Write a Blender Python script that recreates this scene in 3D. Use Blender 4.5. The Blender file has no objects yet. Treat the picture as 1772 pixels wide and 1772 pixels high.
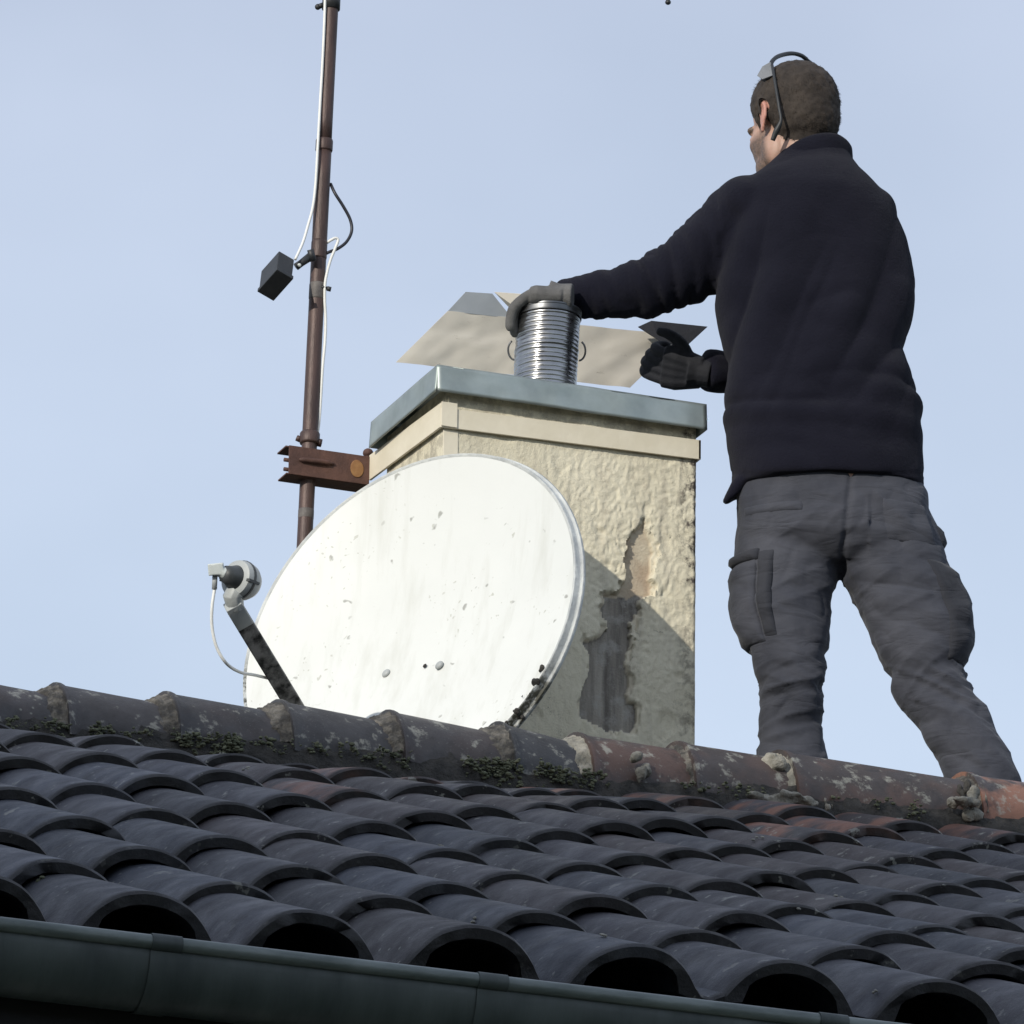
import bpy, math, random
import numpy as np
from mathutils import Vector, noise

random.seed(7)
rng = np.random.default_rng(7)
SC = bpy.context.scene
COL = SC.collection
V = lambda *a: np.array(a, float)

# ------------------------------------------------------------------ camera
F = 13071.7                      # focal length in photo pixels (photo is 1772 x 1772)
YAW, PITCH, ROLL = 0.37830, 0.33174, 0.01164
CAM = V(-4.4958, -9.5853, -2.9254)
_fw0 = V(math.sin(YAW), math.cos(YAW), 0)
_r0 = V(math.cos(YAW), -math.sin(YAW), 0)
FW = _fw0 * math.cos(PITCH) + V(0, 0, 1) * math.sin(PITCH)
_u0 = np.cross(_r0, FW)
RT = _r0 * math.cos(ROLL) + _u0 * math.sin(ROLL)
UP = -_r0 * math.sin(ROLL) + _u0 * math.cos(ROLL)
HZ = _fw0                        # horizontal direction away from the camera
RH = _r0                         # horizontal direction to the right
cd = bpy.data.cameras.new("camera")
cd.sensor_width = 36
cd.lens = F / 1772 * 36
cd.clip_start = 0.5
cd.clip_end = 3000
cam = bpy.data.objects.new("camera", cd)
COL.objects.link(cam)
from mathutils import Matrix
cam.matrix_world = Matrix(((RT[0], UP[0], -FW[0], CAM[0]), (RT[1], UP[1], -FW[1], CAM[1]),
                           (RT[2], UP[2], -FW[2], CAM[2]), (0, 0, 0, 1)))
SC.camera = cam

# ------------------------------------------------------------------ sky, sun, exposure
SUN = V(-0.77, -0.54, 0.36); SUN /= np.linalg.norm(SUN)
EL = math.asin(SUN[2]); AZ = math.atan2(SUN[0], SUN[1])
w = bpy.data.worlds.new("World"); SC.world = w; w.use_nodes = True
nt = w.node_tree; nt.nodes.clear()
out = nt.nodes.new('ShaderNodeOutputWorld'); bg = nt.nodes.new('ShaderNodeBackground')
sky = nt.nodes.new('ShaderNodeTexSky'); sky.sky_type = 'NISHITA'; sky.sun_disc = False
sky.sun_elevation = EL; sky.sun_rotation = AZ; sky.altitude = 100; sky.dust_density = 2.0; sky.air_density = 1.0
tc = nt.nodes.new('ShaderNodeTexCoord'); mp = nt.nodes.new('ShaderNodeMapping')
mp.inputs['Scale'].default_value = (9, 9, 14)
nz = nt.nodes.new('ShaderNodeTexNoise'); nz.inputs['Scale'].default_value = 1.0
nz.inputs['Detail'].default_value = 4; nz.inputs['Roughness'].default_value = 0.5
mr = nt.nodes.new('ShaderNodeMapRange')
mr.inputs[1].default_value = 0.3; mr.inputs[2].default_value = 0.75; mr.inputs[3].default_value = 0.70; mr.inputs[4].default_value = 0.88
mx = nt.nodes.new('ShaderNodeMix'); mx.data_type = 'RGBA'
mx.inputs[7].default_value = (7.0, 7.75, 9.1, 1)       # thin high veil of cloud
bg.inputs['Strength'].default_value = 0.1
L = nt.links.new
L(tc.outputs['Generated'], mp.inputs['Vector']); L(mp.outputs[0], nz.inputs['Vector']); L(nz.outputs['Fac'], mr.inputs[0])
sp = nt.nodes.new('ShaderNodeSeparateXYZ'); L(tc.outputs['Generated'], sp.inputs[0])
m2 = nt.nodes.new('ShaderNodeMapRange'); m2.inputs[1].default_value = .24; m2.inputs[2].default_value = .40
L(sp.outputs['Z'], m2.inputs[0])
gm_ = nt.nodes.new('ShaderNodeMix'); gm_.data_type = 'RGBA'; gm_.inputs[6].default_value = (7.4, 8.8, 10.7, 1); gm_.inputs[7].default_value = (6.4, 7.2, 8.95, 1)
L(m2.outputs[0], gm_.inputs[0]); L(gm_.outputs[2], mx.inputs[7])
L(mr.outputs[0], mx.inputs[0]); L(sky.outputs[0], mx.inputs[6]); L(mx.outputs[2], bg.inputs['Color']); L(bg.outputs[0], out.inputs['Surface'])
sd = bpy.data.lights.new("sun", 'SUN'); sd.energy = 3.3; sd.angle = math.radians(0.53); sd.color = (1.0, 0.945, 0.845)
so = bpy.data.objects.new("sun", sd); COL.objects.link(so)
so.rotation_euler = Vector(SUN).to_track_quat('Z', 'Y').to_euler()
so.location = (-10, -10, 20)
SC.view_settings.view_transform = 'Standard'; SC.view_settings.look = 'None'
SC.view_settings.exposure = 0.0; SC.view_settings.gamma = 1.0

# ------------------------------------------------------------------ measuring helpers: photo pixel + a real plane -> point
def ray(x, y): return FW + RT * (x - 886) / F - UP * (y - 886) / F
def at_y(x, y, Y): d = ray(x, y); return CAM + d * ((Y - CAM[1]) / d[1])
def at_x(x, y, X): d = ray(x, y); return CAM + d * ((X - CAM[0]) / d[0])
def at_d(x, y, dep): d = ray(x, y); return CAM + d * dep          # dep measured along the view axis
def dep(p): return float((np.asarray(p) - CAM) @ FW)
def at_v(x, y, p0): d = ray(x, y); return CAM + d * (((np.asarray(p0) - CAM) @ HZ) / (d @ HZ))
def pix(p):
    d = np.asarray(p) - CAM; z = d @ FW
    return np.stack([886 + F * (d @ RT) / z, 886 - F * (d @ UP) / z], -1)

# ------------------------------------------------------------------ materials
def nodes(name):
    m = bpy.data.materials.new(name); m.use_nodes = True
    t = m.node_tree; b = t.nodes['Principled BSDF']
    return m, t, b
def coord(t, scale=(1, 1, 1), rot=(0, 0, 0)):
    c = t.nodes.new('ShaderNodeTexCoord'); mpn = t.nodes.new('ShaderNodeMapping')
    mpn.inputs['Scale'].default_value = scale; mpn.inputs['Rotation'].default_value = rot
    t.links.new(c.outputs['Object'], mpn.inputs['Vector']); return mpn.outputs[0]
def tnoise(t, vec, scale, detail=5, rough=0.6, lo=0.35, hi=0.65, a=0.0, b=1.0):
    n = t.nodes.new('ShaderNodeTexNoise'); n.inputs['Scale'].default_value = scale
    n.inputs['Detail'].default_value = detail; n.inputs['Roughness'].default_value = rough
    t.links.new(vec, n.inputs['Vector'])
    r = t.nodes.new('ShaderNodeMapRange'); r.inputs[1].default_value = lo; r.inputs[2].default_value = hi
    r.inputs[3].default_value = a; r.inputs[4].default_value = b
    t.links.new(n.outputs['Fac'], r.inputs[0]); return r.outputs[0]
def tspots(t, vec, scale, size, soft=0.3):
    n = t.nodes.new('ShaderNodeTexVoronoi'); n.inputs['Scale'].default_value = scale
    t.links.new(vec, n.inputs['Vector'])
    r = t.nodes.new('ShaderNodeMapRange'); r.inputs[1].default_value = size; r.inputs[2].default_value = size * (1 - soft)
    r.inputs[3].default_value = 0; r.inputs[4].default_value = 1
    t.links.new(n.outputs['Distance'], r.inputs[0]); return r.outputs[0], n.outputs['Color']
def tmix(t, fac, a, b):
    m = t.nodes.new('ShaderNodeMix'); m.data_type = 'RGBA'
    for v, i in ((fac, 0), (a, 6), (b, 7)):
        if isinstance(v, (int, float)): m.inputs[i].default_value = v
        elif isinstance(v, tuple): m.inputs[i].default_value = (*v, 1)
        else: t.links.new(v, m.inputs[i])
    return m.outputs[2]
def tmath(t, op, a, b):
    m = t.nodes.new('ShaderNodeMath'); m.operation = op
    for v, i in ((a, 0), (b, 1)):
        if isinstance(v, (int, float)): m.inputs[i].default_value = v
        else: t.links.new(v, m.inputs[i])
    return m.outputs[0]
def tattr(t, name):
    a = t.nodes.new('ShaderNodeAttribute'); a.attribute_name = name; return a
def tbump(t, b, h, strength, dist=0.01):
    n = t.nodes.new('ShaderNodeBump'); n.inputs['Strength'].default_value = strength; n.inputs['Distance'].default_value = dist
    t.links.new(h, n.inputs['Height']); t.links.new(n.outputs[0], b.inputs['Normal'])
def simple(name, c1, c2, scale=20, rough=0.6, metal=0.0, bump=0.2, bscale=80, bd=0.004, lo=.35, hi=.65, sheen=0, rough2=None, stretch=(1, 1, 1)):
    m, t, b = nodes(name); v = coord(t, stretch)
    f = tnoise(t, v, scale, lo=lo, hi=hi)
    t.links.new(tmix(t, f, c1, c2), b.inputs['Base Color'])
    b.inputs['Roughness'].default_value = rough; b.inputs['Metallic'].default_value = metal
    if rough2 is not None:
        r = tnoise(t, v, scale * 1.7, a=rough, b=rough2); t.links.new(r, b.inputs['Roughness'])
    if bump: tbump(t, b, tnoise(t, v, bscale, lo=0, hi=1), bump, bd)
    if sheen:
        b.inputs['Sheen Weight'].default_value = sheen; b.inputs['Sheen Roughness'].default_value = 0.5
    return m

M = {}
def tile_mat(name, dark, light, warm):
    m, t, b = nodes(name); v = coord(t)
    a = tattr(t, 'tone'); sx = t.nodes.new('ShaderNodeSeparateColor'); t.links.new(a.outputs['Color'], sx.inputs[0])
    f = tnoise(t, v, 11, 6, .65)
    base = tmix(t, f, dark, light)
    if name == 'weathered_tile':
        vv = tattr(t, 'shade_of_clay'); mm_ = t.nodes.new('ShaderNodeMix'); mm_.data_type = 'RGBA'; mm_.blend_type = 'MULTIPLY'; mm_.inputs[0].default_value = 1
        t.links.new(base, mm_.inputs[6]); t.links.new(vv.outputs['Color'], mm_.inputs[7]); base = mm_.outputs[2]
    base = tmix(t, tmath(t, 'MULTIPLY', sx.outputs[0], 0.6), base, (0.062, 0.044, 0.038))      # brownish tiles
    orange = tmath(t, 'MULTIPLY', sx.outputs[1], tnoise(t, v, 9, 3, .5, .42, .56))
    base = tmix(t, orange, base, warm)
    # speckles: pale lichen and dark algae
    s1, _ = tspots(t, v, 46, .16); mk = tnoise(t, v, 4, 2, .5, .52, .62)
    base = tmix(t, tmath(t, 'MULTIPLY', tmath(t, 'MULTIPLY', s1, mk), .55), base, (.24, .25, .22))
    s2, _ = tspots(t, v, 150, .22)
    base = tmix(t, tmath(t, 'MULTIPLY', s2, tmath(t, 'MULTIPLY', tnoise(t, v, 7, 2, .5, .45, .6), .4)), base, (.15, .15, .145))
    al = tnoise(t, v, 16, 6, .7, .54, .68)
    base = tmix(t, tmath(t, 'MULTIPLY', al, .6), base, (.017, .017, .018))
    base = tmix(t, tmath(t, 'MULTIPLY', a.outputs['Alpha'], tnoise(t, v, 12, 3, .6, .3, .6, .6, .98)), base, (.0085, .008, .008))  # front ends of the tiles darkened
    # pale mineral scuffs and lichen patches, sparse
    li = tmath(t, 'MULTIPLY', tnoise(t, v, 22, 4, .7, *((.63, .67) if name == 'weathered_tile' else (.57, .66))), sx.outputs[2])
    base = tmix(t, tmath(t, 'MULTIPLY', li, .75), base, (.30, .30, .26))
    t.links.new(base, b.inputs['Base Color'])
    t.links.new(tnoise(t, v, 14, a=.50, b=.75), b.inputs['Roughness'])
    b.inputs['Specular IOR Level'].default_value = 0.5
    tbump(t, b, tnoise(t, v, 140, 6, .7, 0, 1), .35, .006)
    return m
M['tile'] = tile_mat('weathered_tile', (.017, .020, .029), (.040, .046, .061), (.20, .095, .065))
M['ridge'] = tile_mat('weathered_ridge', (.026, .028, .032), (.052, .054, .058), (.22, .11, .075))

M['mortar'] = simple('mortar', (.018, .018, .017), (.060, .056, .050), 26, .95, 0, .8, 60, .02)
M['mortar_mid'] = simple('mortar_lichen', (.045, .043, .040), (.20, .185, .16), 34, .95, 0, .8, 80, .015, lo=.42, hi=.70)
M['mortar_pale'] = simple('mortar_pale', (.16, .155, .13), (.36, .34, .29), 30, .95, 0, .9, 70, .015)
M['painted_sunflecks'] = simple('sunfleck_tint', (.13, .13, .115), (.30, .29, .25), 60, .95, 0, .6, 200, .004)  # pale tint for the painted flecks of sun
M['moss'] = simple('moss', (.05, .06, .035), (.22, .23, .15), 60, 1.0, 0, .8, 200, .01)
M['zinc_dark'] = simple('painted_gutter', (.026, .036, .036), (.062, .078, .075), 9, .42, 0.0, .2, 40, .003, stretch=(1.6, .5, .5), lo=.3, hi=.7, rough2=.65)
M['zinc_bead'] = simple('bead_highlight', (.07, .09, .087), (.17, .20, .195), 7, .38, .1, .15, 40, .003, stretch=(1, 4, 4))  # lighter tone paints in a highlight along the rolled bead
M['fascia'] = simple('dark_fascia', (.012, .012, .016), (.02, .02, .024), 8, .8)
M['wall'] = simple('house_render', (.62, .58, .50), (.70, .66, .58), 3, .9, 0, .4, 60)
M['soffit'] = simple('soffit', (.05, .04, .035), (.07, .06, .05), 6, .8)

def stucco_mat():
    m, t, b = nodes('chimney_render'); v = coord(t)
    a = tattr(t, 'peel'); sx = t.nodes.new('ShaderNodeSeparateColor'); t.links.new(a.outputs['Color'], sx.inputs[0])
    f = tnoise(t, v, 7, 6, .6, .3, .7)
    c = tmix(t, f, (.66, .605, .455), (.78, .725, .565))
    vs = coord(t, (14, 14, 1.4))
    st = tnoise(t, vs, 2.0, 4, .6, .5, .75)
    c = tmix(t, tmath(t, 'MULTIPLY', st, .5), c, (.40, .36, .29))
    c = tmix(t, tmath(t, 'MULTIPLY', tnoise(t, v, 34, 6, .75, .57, .68), .38), c, (.34, .29, .21))
    cr = t.nodes.new('ShaderNodeTexVoronoi'); cr.feature = 'DISTANCE_TO_EDGE'; cr.inputs['Scale'].default_value = 11
    wv = tnoise(t, v, 18, 4, .6, 0, 1)
    va = t.nodes.new('ShaderNodeVectorMath'); va.operation = 'ADD'; t.links.new(v, va.inputs[0]); t.links.new(wv, va.inputs[1]); t.links.new(va.outputs[0], cr.inputs['Vector'])
    ck = t.nodes.new('ShaderNodeMapRange'); ck.inputs[1].default_value = .012; ck.inputs[2].default_value = .002; ck.inputs[3].default_value = 0; ck.inputs[4].default_value = 1
    t.links.new(cr.outputs['Distance'], ck.inputs[0])
    ckm = tmath(t, 'MULTIPLY', ck.outputs[0], tnoise(t, v, 5, 2, .5, .5, .6))
    c = tmix(t, tmath(t, 'MULTIPLY', ckm, .7), c, (.16, .14, .11))
    # edge grime
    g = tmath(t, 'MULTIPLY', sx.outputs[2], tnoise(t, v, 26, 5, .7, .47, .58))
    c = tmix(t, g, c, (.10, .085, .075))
    # bare cement below the lost render, brick-coloured above
    cem = tmix(t, tnoise(t, vs, 3.2, 5, .6, .35, .65), (.15, .135, .118), (.37, .34, .29))
    cem = tmix(t, tmath(t, 'MULTIPLY', tnoise(t, v, 20, 6, .7, .5, .62), .6), cem, (.40, .385, .35))
    brk = tmix(t, tnoise(t, v, 16, 4, .6), (.42, .33, .24), (.56, .49, .37))
    bare = tmix(t, sx.outputs[1], cem, brk)
    c = tmix(t, sx.outputs[0], c, bare)
    t.links.new(c, b.inputs['Base Color']); b.inputs['Roughness'].default_value = .92
    b.inputs['Specular IOR Level'].default_value = .2
    tbump(t, b, tnoise(t, v, 170, 6, .7, 0, 1), .5, .006)
    return m
M['stucco'] = stucco_mat()
M['strap'] = simple('cream_paint', (.66, .60, .46), (.74, .68, .54), 9, .7, 0, .25, 50, .004)

def metal_mat(name, c1, c2, r1, r2, scale=7, bump=.25, bscale=14, bd=.01, metal=1.0):
    m, t, b = nodes(name); v = coord(t)
    t.links.new(tmix(t, tnoise(t, v, scale, 5, .6), c1, c2), b.inputs['Base Color'])
    t.links.new(tnoise(t, v, scale * 1.6, 4, .6, a=r1, b=r2), b.inputs['Roughness']); b.inputs['Metallic'].default_value = metal
    tbump(t, b, tnoise(t, v, bscale, 2, .4, 0, 1), bump, bd)
    return m
M['zinc'] = metal_mat('zinc_sheet', (.27, .31, .30), (.40, .45, .43), .36, .55, metal=.6, bump=.6, bscale=9, bd=.012)
M['steel'] = metal_mat('stainless_liner', (.30, .30, .30), (.46, .46, .46), .20, .36, bump=.15, bscale=30)
M['steel_dull'] = metal_mat('dull_steel', (.12, .125, .13), (.2, .2, .205), .35, .5)
M['sheet_top'] = metal_mat('sheet_grey', (.34, .37, .40), (.42, .45, .48), .45, .6, metal=0)
def sheet_mat():
    m, t, b = nodes('sheet_reflection_beige'); v = coord(t)
    c = tmix(t, tnoise(t, v, 6, 4, .6, .3, .7), (.73, .68, .585), (.81, .76, .67))  # beige painted in for warm surroundings reflected by bare metal
    vs = coord(t, (3, 3, 9), (0, .3, 0))
    s = tnoise(t, vs, 5, 6, .8, .62, .70)
    c = tmix(t, tmath(t, 'MULTIPLY', s, .6), c, (.26, .22, .17))
    t.links.new(c, b.inputs['Base Color']); b.inputs['Roughness'].default_value = .36; b.inputs['Metallic'].default_value = .08
    tbump(t, b, tnoise(t, v, 10, 2, .4, 0, 1), .3, .01)
    return m
M['sheet'] = sheet_mat()
M['rust'] = simple('rusty_steel', (.075, .038, .030), (.135, .066, .048), 14, .7, .15, .5, 90, .004)
M['rust_spot'] = simple('orange_rust', (.30, .16, .06), (.22, .10, .04), 40, .8, 0, .4, 90)
M['pole'] = simple('brown_pole', (.052, .033, .029), (.092, .056, .048), 9, .5, .25, .3, 60, .003, stretch=(6, 6, 1))
M['pole_grey'] = simple('grey_tape', (.09, .08, .075), (.15, .135, .125), 40, .6, 0, .3, 90)
M['black_plastic'] = simple('black_plastic', (.018, .020, .022), (.028, .030, .032), 12, .5, 0, .1)
M['white_cable'] = simple('white_cable', (.74, .74, .70), (.80, .80, .77), 30, .5, 0, 0)
M['black_cable'] = simple('black_cable', (.012, .013, .02), (.02, .02, .028), 30, .45, 0, 0)
M['grey_plastic'] = simple('grey_plastic', (.33, .35, .35), (.42, .44, .43), 14, .5, 0, .15)
M['pale_plastic'] = simple('pale_plastic', (.50, .54, .53), (.58, .62, .60), 14, .5, 0, .1)
M['dark_plastic'] = simple('dark_plastic', (.035, .040, .042), (.06, .065, .068), 30, .5, 0, .1)
M['arm'] = simple('mouldy_arm', (.018, .018, .016), (.26, .25, .235), 30, .8, 0, .5, 60, .005, lo=.40, hi=.60)

def dish_mat():
    m, t, b = nodes('dish_white'); v = coord(t)
    c = tmix(t, tnoise(t, v, 3, 5, .6, .3, .7), (.645, .66, .635), (.70, .715, .69))
    vs = coord(t, (9, 9, .9))
    c = tmix(t, tmath(t, 'MULTIPLY', tnoise(t, vs, 2.2, 5, .65, .50, .78), .5), c, (.47, .475, .42))
    nd = t.nodes.new('ShaderNodeTexNoise'); nd.inputs['Scale'].default_value = 30; t.links.new(v, nd.inputs['Vector'])
    vd = t.nodes.new('ShaderNodeVectorMath'); vd.operation = 'MULTIPLY_ADD'; t.links.new(nd.outputs['Color'], vd.inputs[0]); vd.inputs[1].default_value = (.045, .045, .045); t.links.new(v, vd.inputs[2]); v = vd.outputs[0]
    s, _ = tspots(t, v, 21, .13, .5)
    mk = tnoise(t, v, 5.2, 3, .6, .44, .5)
    c = tmix(t, tmath(t, 'MULTIPLY', s, tmath(t, 'MULTIPLY', mk, .7)), c, (.20, .20, .17))
    s, _ = tspots(t, v, 60, .2, .5); mk = tnoise(t, v, 5, 3, .6, .5, .58)
    c = tmix(t, tmath(t, 'MULTIPLY', s, tmath(t, 'MULTIPLY', mk, .7)), c, (.40, .40, .34))
    t.links.new(c, b.inputs['Base Color']); b.inputs['Roughness'].default_value = .5
    tbump(t, b, tnoise(t, v, 120, 4, .6, 0, 1), .06, .003)
    return m
M['dish'] = dish_mat()
def rim_mat():
    m, t, b = nodes('dish_rim'); v = coord(t)
    a = tattr(t, 'tone'); sx = t.nodes.new('ShaderNodeSeparateColor'); t.links.new(a.outputs['Color'], sx.inputs[0])
    c = tmix(t, tnoise(t, v, 14, 5, .6), (.40, .42, .42), (.62, .64, .62))
    mo = tmath(t, 'MULTIPLY', sx.outputs[0], tnoise(t, v, 30, 5, .7, .40, .55))
    c = tmix(t, mo, c, (.045, .045, .032))
    t.links.new(c, b.inputs['Base Color']); b.inputs['Roughness'].default_value = .55
    tbump(t, b, tnoise(t, v, 60, 5, .7, 0, 1), .5, .01)
    return m
M['rim'] = rim_mat()

def fleece():
    m, t, b = nodes('navy_fleece'); v = coord(t)
    c = tmix(t, tnoise(t, v, 8, 6, .6), (.0060, .0063, .0135), (.0092, .0094, .0180))
    t.links.new(c, b.inputs['Base Color']); b.inputs['Roughness'].default_value = 1.0
    b.inputs['Specular IOR Level'].default_value = .1
    b.inputs['Sheen Weight'].default_value = .05; b.inputs['Sheen Roughness'].default_value = .6
    tbump(t, b, tnoise(t, v, 150, 6, .8, 0, 1), .7, .006)
    return m
M['fleece'] = fleece()
M['fleece_dark'] = simple('collar_lining', (.012, .012, .017), (.018, .018, .024), 20, 1, 0, .3, 250)
def trouser_mat(name, a, bb):
    m, t, b = nodes(name); v = coord(t)
    c = tmix(t, tnoise(t, v, 5, 5, .6), a, bb)
    t.links.new(c, b.inputs['Base Color']); b.inputs['Roughness'].default_value = .85
    b.inputs['Specular IOR Level'].default_value = .25
    b.inputs['Sheen Weight'].default_value = .08
    n1 = t.nodes.new('ShaderNodeBump'); n1.inputs['Strength'].default_value = .75; n1.inputs['Distance'].default_value = .012
    vw = coord(t, (7, 7, 22), (.25, -.3, 0)); nn = t.nodes.new('ShaderNodeTexNoise'); nn.inputs['Scale'].default_value = 1.0; nn.inputs['Detail'].default_value = 3; nn.inputs['Distortion'].default_value = .6
    t.links.new(vw, nn.inputs['Vector']); ab_ = tmath(t, 'ABSOLUTE', tmath(t, 'SUBTRACT', nn.outputs['Fac'], .5), 0)
    t.links.new(ab_, n1.inputs['Height'])
    n2 = t.nodes.new('ShaderNodeBump'); n2.inputs['Strength'].default_value = .25; n2.inputs['Distance'].default_value = .002
    t.links.new(tnoise(t, v, 420, 2, .6, 0, 1), n2.inputs['Height']); t.links.new(n1.outputs[0], n2.inputs['Normal']); t.links.new(n2.outputs[0], b.inputs['Normal'])
    return m
M['trouser'] = trouser_mat('grey_work_cloth', (.036, .039, .051), (.066, .069, .084))
M['trouser_dark'] = trouser_mat('dark_cordura', (.024, .026, .033), (.036, .038, .047))
M['glove'] = simple('grey_glove', (.085, .084, .083), (.135, .132, .13), 30, .9, 0, .4, 220, .003)
M['shade_black'] = simple('glove_shade_black', (.009, .010, .015), (.015, .016, .021), 30, .85, 0, .4, 220, .003)  # grey glove with its shade painted in, near-black
M['boot'] = simple('boot_leather', (.03, .025, .02), (.05, .04, .03), 20, .6)
def skin_mat():
    m, t, b = nodes('skin'); v = coord(t)
    a = tattr(t, 'tone'); sx = t.nodes.new('ShaderNodeSeparateColor'); t.links.new(a.outputs['Color'], sx.inputs[0])
    c = tmix(t, tnoise(t, v, 22, 4, .6), (.40, .245, .185), (.48, .31, .24))
    c = tmix(t, sx.outputs[1], c, (.50, .245, .19))                   # redder ear
    st = tmath(t, 'MULTIPLY', sx.outputs[0], tnoise(t, v, 180, 4, .7, .25, .6, .55, 1.0))
    c = tmix(t, tmath(t, 'MULTIPLY', st, .92), c, (.075, .055, .042))  # stubble and beard
    t.links.new(c, b.inputs['Base Color']); b.inputs['Roughness'].default_value = .55
    b.inputs['Subsurface Weight'].default_value = .12; b.inputs['Subsurface Radius'].default_value = (.01, .004, .002)
    b.inputs['Subsurface Scale'].default_value = .5
    tbump(t, b, tnoise(t, v, 300, 3, .6, 0, 1), .1, .002)
    return m
M['skin'] = skin_mat()
M['hair'] = simple('brown_hair', (.020, .0145, .011), (.044, .033, .025), 26, .85, 0, .3, 200, .003)
M['lens'] = simple('grey_lens', (.15, .155, .16), (.20, .205, .21), 10, .25, 0, 0)
M['asphalt'] = simple('ground_gravel', (.055, .065, .035), (.09, .09, .05), .6, .95, 0, .5, 20)
M['shade_block_wall'] = simple('shade_block_render', (.34, .32, .28), (.40, .38, .33), 2, .9, 0, .3, 40)
M['glass'] = simple('dark_window', (.02, .025, .03), (.03, .035, .04), 2, .08, 0, 0)

# ------------------------------------------------------------------ object helpers
def wloc(o):
    p = np.zeros(3)
    while o is not None:
        p = p + np.array(o.location); o = o.parent
    return p
def tag(o, label=None, cat=None, group=None, kind=None):
    if label: o['label'] = label
    if cat: o['category'] = cat
    if group: o['group'] = group
    if kind: o['kind'] = kind
    return o
def empty(name, loc, label, cat, group=None):
    o = bpy.data.objects.new(name, None); o.empty_display_size = .1; COL.objects.link(o); o.location = tuple(loc)
    return tag(o, label, cat, group)
class MB:
    def __init__(s): s.v = []; s.f = []; s.m = []
    def add(s, v, f, mi=0):
        n = len(s.v); s.v.extend([tuple(map(float, p)) for p in v]); s.f.extend([tuple(i + n for i in q) for q in f]); s.m.extend([mi] * len(f)); return n
    def box(s, lo, hi, mi=0, ax=None, o=None):
        lo = np.array(lo); hi = np.array(hi)
        c = [V(*[(lo, hi)[(i >> k) & 1][k] for k in range(3)]) for i in range(8)]
        if ax is not None: c = [o + ax[0] * p[0] + ax[1] * p[1] + ax[2] * p[2] for p in c]
        f = [(0, 2, 3, 1), (4, 5, 7, 6), (0, 1, 5, 4), (2, 6, 7, 3), (0, 4, 6, 2), (1, 3, 7, 5)]
        s.add(c, f, mi)
    def rings(s, R, cap=True, mi=0, closed=True):
        n = len(R[0]); b = s.add([p for r in R for p in r], [], mi); f = []
        for i in range(len(R) - 1):
            for k in range(n if closed else n - 1):
                k2 = (k + 1) % n
                f.append((b + i * n + k, b + i * n + k2, b + (i + 1) * n + k2, b + (i + 1) * n + k))
        if cap:
            f.append(tuple(b + k for k in range(n))[::-1]); f.append(tuple(b + (len(R) - 1) * n + k for k in range(n)))
        s.f.extend(f); s.m.extend([mi] * len(f))
    def tube(s, pts, r, n=12, cap=True, mi=0):
        pts = [np.asarray(p, float) for p in pts]
        rs = r if hasattr(r, '__len__') else [r] * len(pts)
        T = []
        for i in range(len(pts)):
            a = pts[max(i - 1, 0)]; b = pts[min(i + 1, len(pts) - 1)]; d = b - a; T.append(d / (np.linalg.norm(d) + 1e-12))
        u = np.cross(T[0], V(0.13, 0.31, 0.94)); u /= np.linalg.norm(u); R = []
        for p, t, q in zip(pts, T, rs):
            u = u - t * (u @ t); u /= np.linalg.norm(u); w_ = np.cross(t, u)
            R.append([p + (u * math.cos(a) + w_ * math.sin(a)) * q for a in np.linspace(0, 2 * math.pi, n, endpoint=False)])
        s.rings(R, cap, mi)
    def ell(s, c, ax, n=16, mi=0):      # ellipsoid, ax = three half-axis vectors
        R = []
        for i in range(1, n):
            th = math.pi * i / n
            R.append([c + ax[2] * math.cos(th) + (ax[0] * math.cos(a) + ax[1] * math.sin(a)) * math.sin(th) for a in np.linspace(0, 2 * math.pi, 2 * n, endpoint=False)])
        s.rings(R, True, mi)
    def build(s, name, mat, parent=None, smooth=True, origin=None, bevel=0, attr=None, attrname='tone', autosmooth=None):
        off = wloc(parent) if parent is not None else (np.array(origin) if origin is not None else np.zeros(3))
        me = bpy.data.meshes.new(name)
        me.from_pydata([tuple(np.array(p) - off) for p in s.v], [], s.f); me.update()
        for mm in (mat if isinstance(mat, list) else [mat]): me.materials.append(mm)
        if any(s.m): me.polygons.foreach_set('material_index', s.m)
        o = bpy.data.objects.new(name, me); COL.objects.link(o)
        if parent is not None: o.parent = parent
        elif origin is not None: o.location = tuple(origin)
        finish(o, smooth, bevel, autosmooth)
        if attr is not None: set_attr(me, attr, attrname)
        return o
def finish(o, smooth=True, bevel=0, angle=None):
    me = o.data
    if smooth:
        me.polygons.foreach_set('use_smooth', [True] * len(me.polygons))
        if angle is not None:
            try: me.set_sharp_from_angle(angle=math.radians(angle))
            except Exception: pass
    if bevel:
        b = o.modifiers.new('bevel', 'BEVEL'); b.width = bevel; b.segments = 2; b.limit_method = 'ANGLE'
def set_attr(me, arr, name='tone'):
    a = me.color_attributes.new(name, 'FLOAT_COLOR', 'POINT')
    arr = np.asarray(arr, float); full = np.ones((len(arr), 4)); full[:, :arr.shape[1]] = arr
    a.data.foreach_set('color', full.astype(np.float32).ravel())
def spline(pts, n=8):
    pts = [np.asarray(p, float) for p in pts]; o = []
    P_ = [2 * pts[0] - pts[1]] + pts + [2 * pts[-1] - pts[-2]]
    for i in range(1, len(P_) - 2):
        a, b, c, d = P_[i - 1:i + 3]
        for k in range(n):
            t = k / n
            o.append(.5 * (2 * b + (c - a) * t + (2 * a - 5 * b + 4 * c - d) * t * t + (3 * b - a - 3 * c + d) * t ** 3))
    o.append(pts[-1]); return o
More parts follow.
